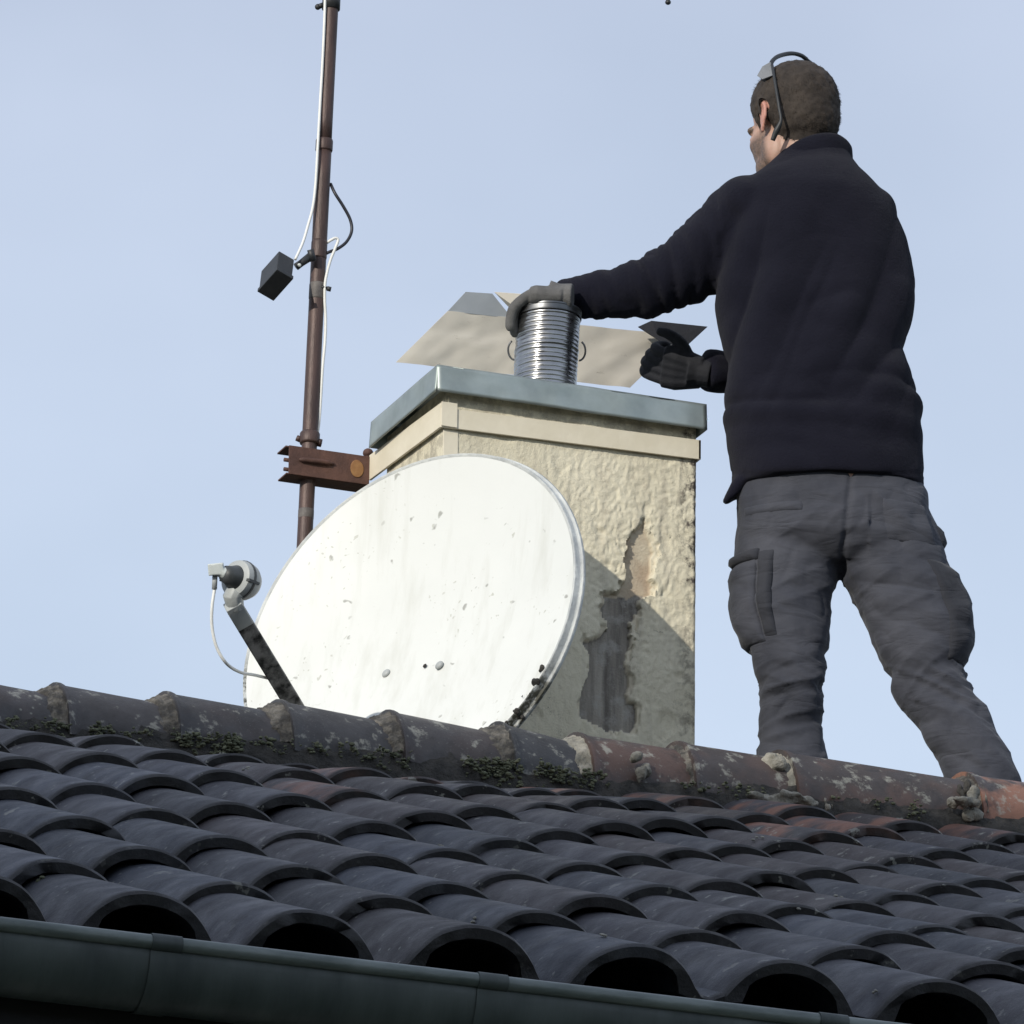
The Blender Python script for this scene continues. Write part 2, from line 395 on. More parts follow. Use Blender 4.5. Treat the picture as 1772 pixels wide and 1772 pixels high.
def remesh(mb, voxel, smooth=4, fac=.5):
    """fuse the overlapping pieces of mb into one continuous surface; returns verts, normals, faces"""
    me = bpy.data.meshes.new('tmp'); me.from_pydata(mb.v, [], mb.f); me.update()
    o = bpy.data.objects.new('tmp', me); COL.objects.link(o)
    r = o.modifiers.new('r', 'REMESH'); r.mode = 'VOXEL'; r.voxel_size = voxel
    if smooth:
        sm = o.modifiers.new('s', 'SMOOTH'); sm.factor = fac; sm.iterations = smooth
    dg = bpy.context.evaluated_depsgraph_get()
    e = bpy.data.meshes.new_from_object(o.evaluated_get(dg))
    n = len(e.vertices); v = np.empty(n * 3); e.vertices.foreach_get('co', v)
    nn = np.empty(n * 3); e.vertices.foreach_get('normal', nn)
    f = [tuple(p.vertices) for p in e.polygons]
    bpy.data.objects.remove(o); bpy.data.meshes.remove(me); bpy.data.meshes.remove(e)
    return v.reshape(-1, 3), nn.reshape(-1, 3), f
def from_np(v, f, name, mat, parent=None, origin=None, attr=None):
    mb = MB(); mb.v = [tuple(p) for p in v]; mb.f = f; mb.m = [0] * len(f)
    return mb.build(name, mat, parent, True, origin, attr=attr)
def nv(p, s=1.0): return noise.noise((p[0] * s, p[1] * s, p[2] * s))

# ================================================================== THE SETTING
AL = 0.37479; EX = 0.3679; TW = 0.245           # roof pitch, course exposure, tile cover width
CA, SA = math.cos(AL), math.sin(AL)
YR = 4.20                                        # ridge line
ES = V(0, CA, SA); EN = V(0, -SA, CA); EXX = V(1, 0, 0)
def roof_z(y): return y * SA / CA if y <= YR else (2 * YR - y) * SA / CA    # height of the barrel crests
GZ = -4.5
_SG = [(0, 0), (0, 1), (0, 2), (0, 3), (0, 4), (1, 0), (1, 1), (1, 2), (1, 3), (1, 4), (2, 0), (2, 1), (2, 2), (2, 3)]
_SC = [0.0027, 0.0058, 0.0193, -0.0161, -0.0409, -0.0182, -0.0141, 0.0292, 0.0677, -0.0085, -0.0007, 0.0074, -0.0327, 0.0028]
def sag(x, y):                                   # the old roof is not flat: how far it sags or swells
    u = (min(2.0, max(-1.1, x)) - .6) / 1.5; v = (min(4.3, max(0, y)) - 2.1) / 2.1
    k = min(1, max(0, (y - 2.9) / 1.1)); k = k * k * (3 - 2 * k)
    d = -.058 * k * min(1, max(0, (1.5 - x) / 1.2))
    return d + min(.03, max(-.09 if y > 3 else -.03, sum(c * u ** i * v ** j for (i, j), c in zip(_SG, _SC))))
g = MB(); g.add([(-900, -900, GZ), (900, -900, GZ), (900, 900, GZ), (-900, 900, GZ)], [(0, 1, 2, 3)])
tag(g.build('ground', M['asphalt']), kind='structure')

# ------------------------------------------------------------------ house
X0, X1 = -3.4, 4.9
house = empty('house', (0.6, 4.2, GZ), 'house under a low tiled roof with sagging ridge, chimney and grey eaves gutter', 'house')
wl = MB(); wl.box((X0 + .35, .38, GZ), (X1 - .35, 2 * YR - .38, -.12))
for gx in (X0 + .35, X1 - .35 - .2):
    a = [(gx, .38, -.12), (gx, 2 * YR - .38, -.12), (gx, YR, 1.36)]
    wl.add(a + [(p[0] + .2, p[1], p[2]) for p in a], [(0, 1, 2), (3, 5, 4), (0, 3, 4, 1), (1, 4, 5, 2), (2, 5, 3, 0)])
wl.build('wall', M['wall'], house, smooth=False)

# roof tiles: barrel plus pan, one mesh
RO, RI, TH, TL, HR = .110, .066, .019, .455, .074
HWR = .110
_hx = [0, .12, .25, .38, .5, .62, .73, .82, .9, .96, 1.0]; _hz = [1, .992, .96, .90, .815, .69, .53, .36, .18, .06, 0]
def roll(u): return float(np.interp(abs(u), _hx, _hz))
PR = [(HWR * u, HR * roll(u) - HR) for u in np.linspace(-1, 1, 21)] + [(TW / 2 + .004, -HR - .005), (TW - HWR - .004, -HR - .004), (TW - HWR + .012, -HR + .002)]
RIN = HWR - TH * 1.8
PI_ = [(RIN * u, (HR - TH * 1.12) * math.sqrt(max(0, 1 - u * u)) ** .9 - HR) for u in np.linspace(-1, 1, 21)] + [(x, z - .016) for x, z in PR[21:]]
tmb = MB(); ttone = []; tval = []; tvv = []
hot = {(11, 1), (11, 4), (12, 3), (12, 5), (10, 2), (12, 7), (12, 0), (10, 6), (9, 5), (11, 6), (11, -2), (12, -1), (12, -3), (11, 7), (12, 8)}
for j in range(0, 13):
    for c in range(-13, 20):
        jx, js, jn = rng.normal(0, .0035), rng.normal(0, .006), rng.normal(0, .002)
        rz = rng.normal(0, .010); tlt = rng.normal(0, .003)
        x0 = c * TW + jx + .006 * math.sin(j * 1.7) + (.010 if j == 0 else 0)
        if x0 < X0 or x0 > X1 - .2: continue
        wave = .009 * noise.noise((c * .3, j * .25, 3.0)) + .006 * math.sin(math.pi * min(j / 11, 1))
        s0 = j * EX + js
        lens = [0, .006, .03, .16, .31, TL] if j < 12 else [0, .006, .03, .10, .17, .21]
        A, B = [], []
        for li, s in enumerate(lens):
            drop = -.0185 * s / EX
            tap = 1 - .035 * s / TL
            lip = 0 if li else -.004
            chip = [.0035 * noise.noise((k_ * .55, j * 7.1, c * 3.3)) + (.006 * max(0, noise.noise((k_ * .3, j * 3.3, c * 9.1)) - .35) * 4) if li < 2 else 0 for k_ in range(len(PR))]
            ra, rb = [], []
            for k_, ((px_, pn), (qx, qn)) in enumerate(zip(PR, PI_)):
                yy = s0 + s + chip[k_]
                xx = x0 + px_ * (tap if abs(px_) <= RO + 1e-6 else 1) + rz * s
                n_ = pn * (1.0 if pn > -HR else 1) + drop + jn + wave + tlt * px_ / TW * 4 + (lip if True else 0)
                ra.append(EXX * xx + ES * yy + EN * n_)
                xx = x0 + qx * (tap if abs(qx) <= RO else 1) + rz * s
                rb.append(EXX * xx + ES * (yy + chip[k_] * 0 + (.0 if li else .001)) + EN * (qn + drop + jn + wave + tlt * qx / TW * 4 - (lip if True else 0) * .5))
            A.append(ra); B.append(rb)
        n = len(PR)
        b0 = tmb.add([p for r in A for p in r] + [p for r in B for p in r], [])
        nb = len(lens) * n; f = []
        for i in range(len(lens) - 1):
            for k in range(n - 1):
                f.append((b0 + i * n + k, b0 + i * n + k + 1, b0 + (i + 1) * n + k + 1, b0 + (i + 1) * n + k))
                f.append((b0 + nb + i * n + k, b0 + nb + (i + 1) * n + k, b0 + nb + (i + 1) * n + k + 1, b0 + nb + i * n + k + 1))
        for k in range(n - 1):
            f.append((b0 + k, b0 + nb + k, b0 + nb + k + 1, b0 + k + 1))
        for i in range(len(lens) - 1):
            f.append((b0 + i * n, b0 + (i + 1) * n, b0 + nb + (i + 1) * n, b0 + nb + i * n))
            k = n - 1; f.append((b0 + i * n + k, b0 + nb + i * n + k, b0 + nb + (i + 1) * n + k, b0 + (i + 1) * n + k))
        tmb.f.extend(f); tmb.m.extend([0] * len(f))
        brown = max(0, min(1, rng.normal(.25 + .03 * j, .3)))
        if j > 7: brown = min(1, brown + .2)
        org = 1.0 if (j, c) in hot else (rng.random() < .012 + .045 * max(0, j - 6)) * .75
        lic = min(1, max(.15, rng.random() * .6 + .05 * j))
        tval.append(2 * nb); tvv.append(float(np.clip(rng.normal(1, .24), .55, 1.6)))
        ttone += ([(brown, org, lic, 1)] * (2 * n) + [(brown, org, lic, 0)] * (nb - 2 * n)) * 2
tmb.v = [(x, y, z + sag(x, y)) for x, y, z in tmb.v]
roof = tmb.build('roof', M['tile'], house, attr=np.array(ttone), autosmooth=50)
set_attr(roof.data, np.repeat(np.array(tvv), tval)[:, None] * np.ones((1, 3)), 'shade_of_clay')
# far slope and roof deck under the tiles (same part)
bk = MB()
R0, R1 = [], []
xs = np.arange(X0, X1, TW / 12)
for x in xs:
    ph = (x / TW + .5) % 1 - .5; r = RO / TW
    h = -HR + (HR * math.sqrt(max(0, 1 - (ph / r) ** 2)) if abs(ph) < r else 0)
    R0.append(V(x, YR + .02, roof_z(YR) - .02) + V(0, SA, CA) * h); R1.append(V(x, 2 * YR + .1, -.04) + V(0, SA, CA) * h)
bk.rings([R0, R1], cap=False, closed=False)
dk = [V(X0, .03, -.155), V(X1, .03, -.155), V(X1, YR, roof_z(YR) - .155), V(X0, YR, roof_z(YR) - .155), V(X1, 2 * YR, -.16), V(X0, 2 * YR, -.16)]
bk.add(dk, [(0, 1, 2, 3), (3, 2, 4, 5)])
bk.build('roof_deck', M['ridge'], house, attr=np.tile([.3, 0, .2, 0], (len(bk.v), 1)))

# ridge tiles, each a part
def ridge_c(px, py):
    p = at_y(px, py, YR); return p
joints = [(-300, 1152), (-108, 1168), (85, 1185), (275, 1200), (470, 1214), (660, 1232), (850, 1252), (985, 1271), (1160, 1286), (1335, 1301), (1655, 1339), (1990, 1376), (2330, 1412), (2670, 1450), (3010, 1488), (3350, 1526)]
JP = [ridge_c(*j) for j in joints]
def ridge_tile(p, q, tone, up=0.0, open_end=True, dropend=.017, r0=.138, r1=.118, seed=0):
    mb = MB(); N = 18; tn = []
    d = q - p; L_ = d[0] + .05
    ss = [0, .004, .018, .030, .06, .12, .2, .3, .45, .7, 1.0]
    A, B = [], []
    for i, s in enumerate(ss):
        t = s if s > .1 else s
        f_ = t
        c = p + (q - p) * f_ + V(.05 * f_, 0, 0)
        rr = r0 + (r1 - r0) * min(1, f_ * 1.0)
        col = .006 if s < .05 else 0.0
        crest = (p[2] + up) + (q[2] - p[2]) * f_ - dropend * f_ - (0 if s < .05 else .004)
        ra, rb = [], []
        for k in range(N + 1):
            a = math.pi * k / N
            nn = .004 * noise.noise((c[0] * 9, k * .5, seed)) + .003 * noise.noise((c[0] * 28, k * 1.1, seed + 40))
            R_ = rr + col + nn
            yy = -R_ * math.cos(a); zz = R_ * (math.sin(a) - 1)
            ra.append(V(c[0], p[1] + yy, crest + zz))
            R2 = R_ - .018
            rb.append(V(c[0], p[1] - R2 * math.cos(a), crest - R_ + R2 * math.sin(a)))
        A.append(ra); B.append(rb)
    n = N + 1
    b0 = mb.add([x for r in A for x in r] + [x for r in B for x in r], []); nb = n * len(ss); f = []
    for i in range(len(ss) - 1):
        for k in range(n - 1):
            f.append((b0 + i * n + k, b0 + (i + 1) * n + k, b0 + (i + 1) * n + k + 1, b0 + i * n + k + 1))
            f.append((b0 + nb + i * n + k, b0 + nb + i * n + k + 1, b0 + nb + (i + 1) * n + k + 1, b0 + nb + (i + 1) * n + k))
    e = len(ss) - 1
    for k in range(n - 1):
        f.append((b0 + k, b0 + k + 1, b0 + nb + k + 1, b0 + nb + k)); f.append((b0 + e * n + k, b0 + nb + e * n + k, b0 + nb + e * n + k + 1, b0 + e * n + k + 1))
    for i in range(e):
        f.append((b0 + i * n, b0 + nb + i * n, b0 + nb + (i + 1) * n, b0 + (i + 1) * n))
        k = n - 1; f.append((b0 + i * n + k, b0 + (i + 1) * n + k, b0 + nb + (i + 1) * n + k, b0 + nb + i * n + k))
    mb.f.extend(f); mb.m.extend([0] * len(f))
    o = mb.build('ridge_tile', M['ridge'], house, attr=np.tile((*tone, 0), (len(mb.v), 1)), autosmooth=50)
    return o
for i in range(len(JP) - 1):
    px = joints[i][0]
    if px > 1500: tone = (.9, 1.0, .7)
    elif px > 900: tone = (.85, .12 + .12 * (i % 2), 1.0)
    else: tone = (.10 + .15 * (i % 3), .05 * (i % 2), .9)
    if 1500 < px < 1700:
        o = ridge_tile(JP[i], JP[i + 1], (1, 1.6, .8), r0=.128, r1=.118, seed=i); o['label'] = 'orange terracotta ridge tile'
    else: ridge_tile(JP[i], JP[i + 1], tone, seed=i, dropend=.026 if px < 900 else .016)

# mortar bed below the ridge tiles and the collars of mortar on their joints
mm = MB(); rows = []
xs = np.arange(JP[0][0], JP[-1][0], .012)
cx = np.array([p[0] for p in JP]); cz = np.array([p[2] for p in JP])
for x in xs:
    z = np.interp(x, cx, cz)
    r = []
    for k, (dy, dz) in enumerate(((-.02, -.09), (-.095, -.098), (-.122, -.120), (-.140, -.150), (-.150, -.185), (-.150, -.24))):
        a = .016 * noise.noise((x * 14, k * 1.3, .5)) + .010 * noise.noise((x * 45, k * 2.1, 7))
        r.append(V(x, YR + dy - abs(a) * .6, z + dz + a))
    rows.append(r)
mm.rings(rows, cap=False, closed=False)
mm.build('mortar_bed', M['mortar'], house)
for i in range(1, 11):
    p = JP[i]; mb = MB(); R_ = []; wd = .055 if i < 8 else .03
    for k, dx in enumerate(np.linspace(-wd, .010, 16)):
        r = []
        for t in range(41):
            a = math.radians(8 + 150 * t / 40); q = k / 15
            h = .1135 + .024 * q ** 1.3 + (.006 * noise.noise((dx * 50, t * .45, i)) + .004 * noise.noise((dx * 130, t * 1.3, i))) * (1 if 0 < k < 15 else .3)
            if q < .25 + .45 * max(0, noise.noise((t * .22, i * 3.1, 0)) + .2): h -= .012
            r.append(V(p[0] + dx, YR - h * math.cos(a), p[2] - .140 + h * math.sin(a)))
        R_.append(r)
    mb.rings(R_, cap=False, closed=False)
    mb.build('joint_mortar', M['mortar_mid'] if i not in (7, 9) else M['mortar_pale'], house)
# pale broken lump of mortar on the crest and pale patches below it
def lump(name, c, s, n, seed, mat, par, spread=.6):
    mb = MB(); r_ = random.Random(seed)
    for k in range(n):
        q = V(*[r_.gauss(0, spread) * s[i] for i in range(3)])
        rr = V(*[s[i] * r_.uniform(.35, .75) for i in range(3)])
        mb.ell(np.asarray(c) + q, [V(rr[0], 0, 0), V(0, rr[1], 0), V(0, 0, rr[2])], 6)
    v, nn_, f = remesh(mb, .005, 2)
    v = np.array([p + n_ * (.010 * noise.noise(tuple(p * 40)) + .004 * noise.noise(tuple(p * 110))) for p, n_ in zip(v, nn_)])
    return from_np(v, f, name, mat, par)
p = at_y(1338, 1322, YR - .09); lump('mortar_lump', p, (.028, .022, .024), 6, 3, M['mortar_pale'], house, .45)
p = at_y(1338, 1385, YR - .16); lump('mortar_lump', p, (.055, .02, .016), 8, 4, M['mortar_pale'], house)
p = at_y(1690, 1402, YR - .15); lump('mortar_lump', p, (.035, .02, .026), 8, 5, M['mortar_pale'], house)
p = at_y(1105, 1330, YR - .14); lump('mortar_lump', p, (.020, .012, .024), 5, 6, M['mortar_pale'], house)
p = at_y(1668, 1380, YR - .13); lump('mortar_lump', p, (.016, .02, .03), 6, 8, M['mortar'], house)
p = at_y(1434, 1400, YR - .15); lump('mortar_lump', p, (.012, .012, .02), 4, 9, M['mortar_pale'], house)

# moss under the ridge tiles
mo = MB()
for (a, b_, n_) in ((150, 265, 60), (300, 420, 110), (392, 412, 40), (560, 710, 45), (805, 900, 120), (925, 1050, 110), (440, 560, 30), (10, 140, 40), (1180, 1330, 26), (1440, 1640, 22)):
    for k in range(int(n_ * .7)):
        px_ = rng.uniform(a, b_); x = at_y(px_, 1185 + px_ * .094 + 80, YR - .14)[0]
        zc_ = float(np.interp(x, cx, cz)); lo_ = abs(rng.normal(0, .022)); s = rng.uniform(.002, .0075)
        p = V(x, YR - .136 - .2 * lo_ - rng.uniform(0, .012), zc_ - .122 - lo_)
        for q in range(4):
            c = p + rng.normal(0, s * .7, 3); rr = s * rng.uniform(.35, .8)
            mo.ell(c, [V(rr * 1.2, 0, 0), V(0, rr, 0), V(0, 0, rr * .75)], 4)
for k in range(60):
    j = int(rng.integers(0, 11)); c = int(rng.integers(-6, 10)); s = rng.uniform(.002, .005)
    p = EXX * (c * TW + rng.uniform(-.07, .09)) + ES * (j * EX + rng.uniform(-.0, .02)) + EN * 0
    p = EXX * (c * TW + .088 * math.cos(1.2 + rng.uniform(0, 1))) + ES * (j * EX - .004) + EN * (-.02 - rng.uniform(0, .05))
    p = p + V(0, 0, sag(p[0], p[1]))
    for q in range(3): mo.ell(p + rng.normal(0, s * .7, 3), [V(s, 0, 0), V(0, s, 0), V(0, 0, s * .7)], 4)
fleck_ = MB()  # pale discs standing in for small flecks of sunlight on the tiles
for k in range(150):
    j = int(rng.integers(0, 12)); c = int(rng.integers(-6, 11)); u = rng.uniform(-.75, .55); sx_ = rng.uniform(.002, .16)
    q = EXX * (c * TW + HWR * u) + ES * (j * EX + sx_ ** 1.0) + EN * (HR * roll(u) - HR - .0185 * sx_ / EX + .001)
    q = q + V(0, 0, sag(q[0], q[1])); r1_, r2_ = rng.uniform(.003, .010), rng.uniform(.002, .006)
    sl_ = (roll(u + .03) - roll(u - .03)) * HR / (HWR * .06); tx = EXX + EN * sl_; tx /= np.linalg.norm(tx); tn_ = np.cross(ES, tx) * -1
    for m_ in range(3):
        dq = tx * rng.normal(0, r1_ * .7) + ES * rng.normal(0, r1_); fleck_.ell(q + dq, [tx * r2_ * rng.uniform(.5, 1), ES * r1_ * rng.uniform(.5, 1), tn_ * .0022], 5)
tag(fleck_.build('painted_sunflecks', M['painted_sunflecks']), kind='stuff')
tag(mo.build('moss', M['moss']), kind='stuff')

# gutter
gr = at_y(0, 1600, -.115)
GRZ = gr[2]; GY = -.055; GR = .062
gm = MB(); prof = []
prof.append((GY + GR, GRZ + .015)); 
for k in range(17):
    a = math.pi * k / 16; prof.append((GY + GR * math.cos(a), GRZ - .008 - GR * math.sin(a) * 1.2))
outer = prof
inner = [(y + (GY - y) * .03, z + .003) for y, z in prof]
xsg = [X0 - .05, X1 + .05]
def extr(mb, pr, x0, x1, closed=True): mb.rings([[V(x0, y, z) for y, z in pr], [V(x1, y, z) for y, z in pr]], cap=closed, closed=closed)
gut = None
extr(gm, outer + inner[::-1], xsg[0], xsg[1])
gut = gm.build('gutter', M['zinc_dark'], house, autosmooth=40)
bd = MB(); bd.tube([(xsg[0], GY - GR, GRZ), (0, GY - GR, GRZ), (xsg[1], GY - GR, GRZ)], .0105, 14); bd.build('gutter_bead', M['zinc_bead'], gut)
for px in (285, 850, 1440, -330):
    x = at_y(px, 1600 + px * .108 + 60, GY - GR)[0]
    jm = MB()
    sc = [(GY + (y - GY) * 1.035, GRZ - .008 + (z - GRZ + .008) * 1.03) for y, z in prof[1:]]
    extr(jm, sc + [(GY + (y - GY) * .99, z) for y, z in sc][::-1], x - .022, x + .022)
    jm.tube([(x - .022, GY - GR, GRZ), (x + .022, GY - GR, GRZ)], .0125, 14)
    jm.build('gutter_joint', M['zinc_dark'], gut, autosmooth=40)
fb = MB(); fb.box((X0, .012, -.33), (X1, .034, -.10)); fb.box((X0, .034, -.33), (X1, .38, -.315)); fb.build('fascia', M['fascia'], house, smooth=False)

# ------------------------------------------------------------------ chimney (part of the house)
YC = 4.78
bx0 = at_y(769, 745, YC)[0]; bx1 = at_y(1205, 800, YC)[0]
ctl = at_y(757, 640, YC - .027); cbl = at_y(757, 683, YC - .027); ctr = at_y(1223, 690, YC - .027); cbr = at_y(1222, 738, YC - .027)
CX0, CX1 = ctl[0], ctr[0]; CZ1 = (ctl[2] + ctr[2]) / 2; CZ0 = (cbl[2] + cbr[2]) / 2
CY0 = YC - .027; CY1 = CY0 + .405
by1 = CY1 - .03
body_top = CZ0 + .02
zb = roof_z(YC) - .25
# front face: displaced render with a lost patch
W_ = bx1 - bx0; NXg, NZg = 190, 330
gx = np.linspace(0, W_, NXg); gz = np.linspace(zb, body_top, NZg)
GX, GZ_ = np.meshgrid(gx, gz); pts = np.stack([bx0 + GX, np.full_like(GX, YC), GZ_], -1).reshape(-1, 3)
pp = pix(pts)
poly = np.array([(530, 130), (520, 200), (480, 210), (430, 290), (400, 320), (425, 340), (390, 430), (415, 500), (400, 560), (385, 590), (360, 650), (260, 665), (270, 690), (255, 740), (250, 810), (280, 830), (275, 900), (240, 950), (180, 975), (125, 970), (140, 1030), (175, 1090), (170, 1150), (130, 1240), (100, 1350), (95, 1480), (160, 1520), (300, 1590), (460, 1590), (485, 1480), (470, 1390), (420, 1390), (425, 1300), (440, 1230), (410, 1180), (415, 1060), (440, 970), (440, 850), (510, 760), (480, 710), (585, 660), (575, 560), (580, 440), (605, 370), (580, 300), (545, 260), (545, 180)], float) / 3.936 + np.array([980, 860])
def inpoly(P_, poly):
    x, y = P_[:, 0], P_[:, 1]; ins = np.zeros(len(P_), bool); j = len(poly) - 1
    for i in range(len(poly)):
        xi, yi = poly[i]; xj, yj = poly[j]
        c = ((yi > y) != (yj > y)) & (x < (xj - xi) * (y - yi) / (yj - yi + 1e-12) + xi); ins ^= c; j = i
    return ins
jit = np.array([[noise.noise((p[0] * 60, p[2] * 60, 1)) * 4, noise.noise((p[0] * 60, p[2] * 60, 9)) * 4] for p in pts])
peel = inpoly(pp + jit, poly)
layer = np.zeros(len(pts), bool)
for dx_, dy_ in ((5, 0), (-6, 0), (0, 4), (0, -6), (4, 4), (-5, -5)): layer |= inpoly(pp + jit * 2.2 + np.array([dx_, dy_]), poly)
attr = np.zeros((len(pts), 3)); disp = np.zeros(len(pts))
for i, p in enumerate(pts):
    x = p[0]; z = p[2]
    if peel[i]:
        disp[i] = -.013 + .002 * noise.noise((x * 30, z * 12, 0)); attr[i, 0] = 1
        attr[i, 1] = 1 if pp[i, 1] < 1032 + 6 * noise.noise((x * 50, 0, z * 50)) else 0
    elif layer[i] and noise.noise((x * 11, z * 11, 3)) > -.12:
        disp[i] = -.005 + .001 * noise.noise((x * 40, z * 40, 0)); attr[i, 0] = .28; attr[i, 1] = 1
    else:
        edge = min(x - bx0, bx1 - x)
        rough = .5 + .5 * noise.noise((x * 3.1 + 2, z * 2.3, 4.0))
        rough = max(0.15, min(1, rough * 1.6 - .25))
        if pp[i, 1] < 800 - .0 * x: rough *= .6
        n1 = noise.noise((x * 55, z * 42, 0)); n2 = noise.noise((x * 110, z * 95, 5)); n3 = noise.noise((x * 9, z * 6, 2))
        wx = x + .022 * noise.noise((x * 24, z * 24, 8)); wz = z + .022 * noise.noise((x * 24, z * 24, 18))
        r1 = 1 - abs(noise.noise((wx * 46, wz * 40, 0))) * 2.2; r2 = 1 - abs(noise.noise((wx * 100, wz * 92, 5))) * 2
        pat = max(0, min(1, .5 + 1.4 * noise.noise((wx * 7, wz * 6, 31))))
        disp[i] = rough * (.0036 * max(0, r1) * pat + .0030 * max(0, r2) * (1.2 - pat) + .0022 * n2) + .003 * n3 - .003 * max(0, noise.noise((wx * 20, wz * 18, 77)) - .28) * 4
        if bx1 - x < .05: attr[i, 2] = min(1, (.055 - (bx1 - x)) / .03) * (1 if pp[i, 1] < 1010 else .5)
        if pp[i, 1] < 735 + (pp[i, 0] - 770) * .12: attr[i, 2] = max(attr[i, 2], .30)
        if edge < .006: disp[i] -= .004 * (1 - edge / .006)
pts[:, 1] -= disp
cm = MB(); f = []
for i in range(NZg - 1):
    for k in range(NXg - 1):
        a = i * NXg + k; f.append((a, a + 1, a + NXg + 1, a + NXg))
cm.add(pts, f)
# other three sides
n0 = len(cm.v); e = .004
cm.add([(bx0, YC + e, zb), (bx0, YC + e, body_top), (bx0, by1, body_top), (bx0, by1, zb), (bx1, YC + e, zb), (bx1, YC + e, body_top), (bx1, by1, body_top), (bx1, by1, zb)],
       [(0, 1, 2, 3), (4, 7, 6, 5), (3, 2, 6, 7), (1, 5, 6, 2)])
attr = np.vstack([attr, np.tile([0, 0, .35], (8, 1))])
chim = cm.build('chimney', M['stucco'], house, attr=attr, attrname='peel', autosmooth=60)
chim['label'] = 'cream rendered chimney with a patch of render fallen off the front'
# mortar flashing at the foot
# sheet metal cap
cp = MB(); t_ = .0025
x0, x1, y0, y1, z0, z1 = CX0, CX1, CY0, CY1, CZ0, CZ1
NX, NZ = 60, 8
fr = []
for iz in range(NZ + 1):
    r = []
    for ix in range(NX + 1):
        x = x0 + (x1 - x0) * ix / NX; u = ix / NX; vz = iz / NZ
        d = .0034 * noise.noise((x * 7, vz * 1.6, 2)) + .0022 * noise.noise((x * 17, vz * 2.2, 6))
        d *= min(1, 6 * u, 6 * (1 - u)) 
        zz = z0 + (z1 - z0) * vz + (.0035 * noise.noise((x * 6, 0, 3)) * (1 - vz))
        r.append(V(x, y0 - d - .004 * (1 - vz), zz))
    fr.append(r)
cp.rings(fr, cap=False, closed=False)
sd_ = []
for iz in range(NZ + 1):
    r = []
    for iy in range(30 + 1):
        y = y0 + (y1 - y0) * iy / 30; vz = iz / NZ
        d = .002 * noise.noise((y * 9, vz * 1.5, 12)) * min(1, 6 * iy / 30, 6 * (1 - iy / 30))
        r.append(V(x0 - d - .004 * (1 - vz), y, z0 + (z1 - z0) * vz))
    sd_.append(r)
cp.rings([r[::-1] for r in sd_], cap=False, closed=False)
cp.add([(x1, y0, z0), (x1, y1, z0), (x1, y1, z1), (x1, y0, z1)], [(0, 1, 2, 3)])
cp.add([(x0, y1, z0), (x1, y1, z0), (x1, y1, z1), (x0, y1, z1)], [(0, 3, 2, 1)])
cp.add([(x0, y0, z1), (x1, y0, z1), (x1, y1, z1), (x0, y1, z1)], [(0, 1, 2, 3)])
cap = cp.build('chimney_cap', M['zinc'], chim, autosmooth=40)
sm = cap.modifiers.new('thick', 'SOLIDIFY'); sm.thickness = .003; sm.offset = -1
# dark closing board under the cap
ub = MB(); ub.box((bx0 + .01, YC + .02, CZ0 - .012), (bx1 - .01, by1 - .01, CZ0 + .03)); ub.build('cap_board', M['fascia'], chim, smooth=False)

# ------------------------------------------------------------------ antenna mast, its strap round the chimney and rusty bracket
YS = YC - .012
mast_root = at_y(545, 800, by1 + .06)
mast = empty('antenna_mast', (mast_root[0], mast_root[1], roof_z(mast_root[1])), 'brown antenna mast held by a rusty bracket strapped round the chimney', 'antenna mast')
sxp = bx0 - .012
pa, pb = at_y(800, 708, YS), at_y(1204, 757, YS); pc, pd = at_y(767, 739, YS), at_y(1206, 794, YS)
ztl = at_x(768, 692, sxp)[2]; zbl = pc[2]
e1 = at_x(641, 786, sxp); e2 = at_x(636, 833, sxp)
YB = (e1[1] + e2[1]) / 2
st = MB()
def slab(mb, q, nrm, th): mb.add(list(q) + [p + np.asarray(nrm) * th for p in q], [(0, 1, 2, 3), (4, 7, 6, 5), (0, 4, 5, 1), (1, 5, 6, 2), (2, 6, 7, 3), (3, 7, 4, 0)])
xr = bx1 + .006
ft = [V(sxp, YS, pc[2]), V(xr, YS, pd[2]), V(xr, YS, pd[2] + .045), V(sxp, YS, pc[2] + .045)]
slab(st, ft, (0, 1, 0), .006)
slab(st, [V(sxp, YS + .0065, zbl + .002), V(sxp, YB, e2[2]), V(sxp, YB, e1[2]), V(sxp, YS + .0065, ztl)][::-1], (1, 0, 0), .006)
slab(st, [V(xr, YS, pd[2]), V(xr, by1 + .01, pd[2]), V(xr, by1 + .01, pd[2] + .045), V(xr, YS, pd[2] + .045)], (-1, 0, 0), .006)
st.build('strap', M['strap'], mast, smooth=False, bevel=.001)
ca = MB()   # corner angle behind the strap
za = at_y(767, 800, YS)[2]
ca.box((sxp + .0085, YS + .0085, za), (sxp + .043, YS + .011, pc[2] - .002)); ca.box((sxp - .001, YS - .0035, pc[2] + .002), (sxp + .036, YS - .0005, ztl))
ca.build('corner_angle', M['strap'], mast, smooth=False, bevel=.0008)
br = MB()
a1 = at_y(500, 774, YB); a2 = at_y(498, 824, YB); b1 = at_y(639, 788, YB); b2 = at_y(634, 836, YB)
bzt, bzb = (a1[2] + b1[2]) / 2, (a2[2] + b2[2]) / 2; bxl, bxr = (a1[0] + a2[0]) / 2, sxp
D_ = .055
br.box((bxl, YB - .004, bzb), (bxr, YB, bzt)); br.box((bxl - .007, YB + .0005, bzt - .004), (bxr, YB + D_, bzt)); br.box((bxl - .004, YB + .0005, bzb), (bxr, YB + D_, bzb + .004))
brk = br.build('bracket', M['rust'], mast, smooth=False, bevel=.001)
gr_ = MB(); q0 = at_y(517, 795, YB - .006); q1 = at_y(578, 803, YB - .006)
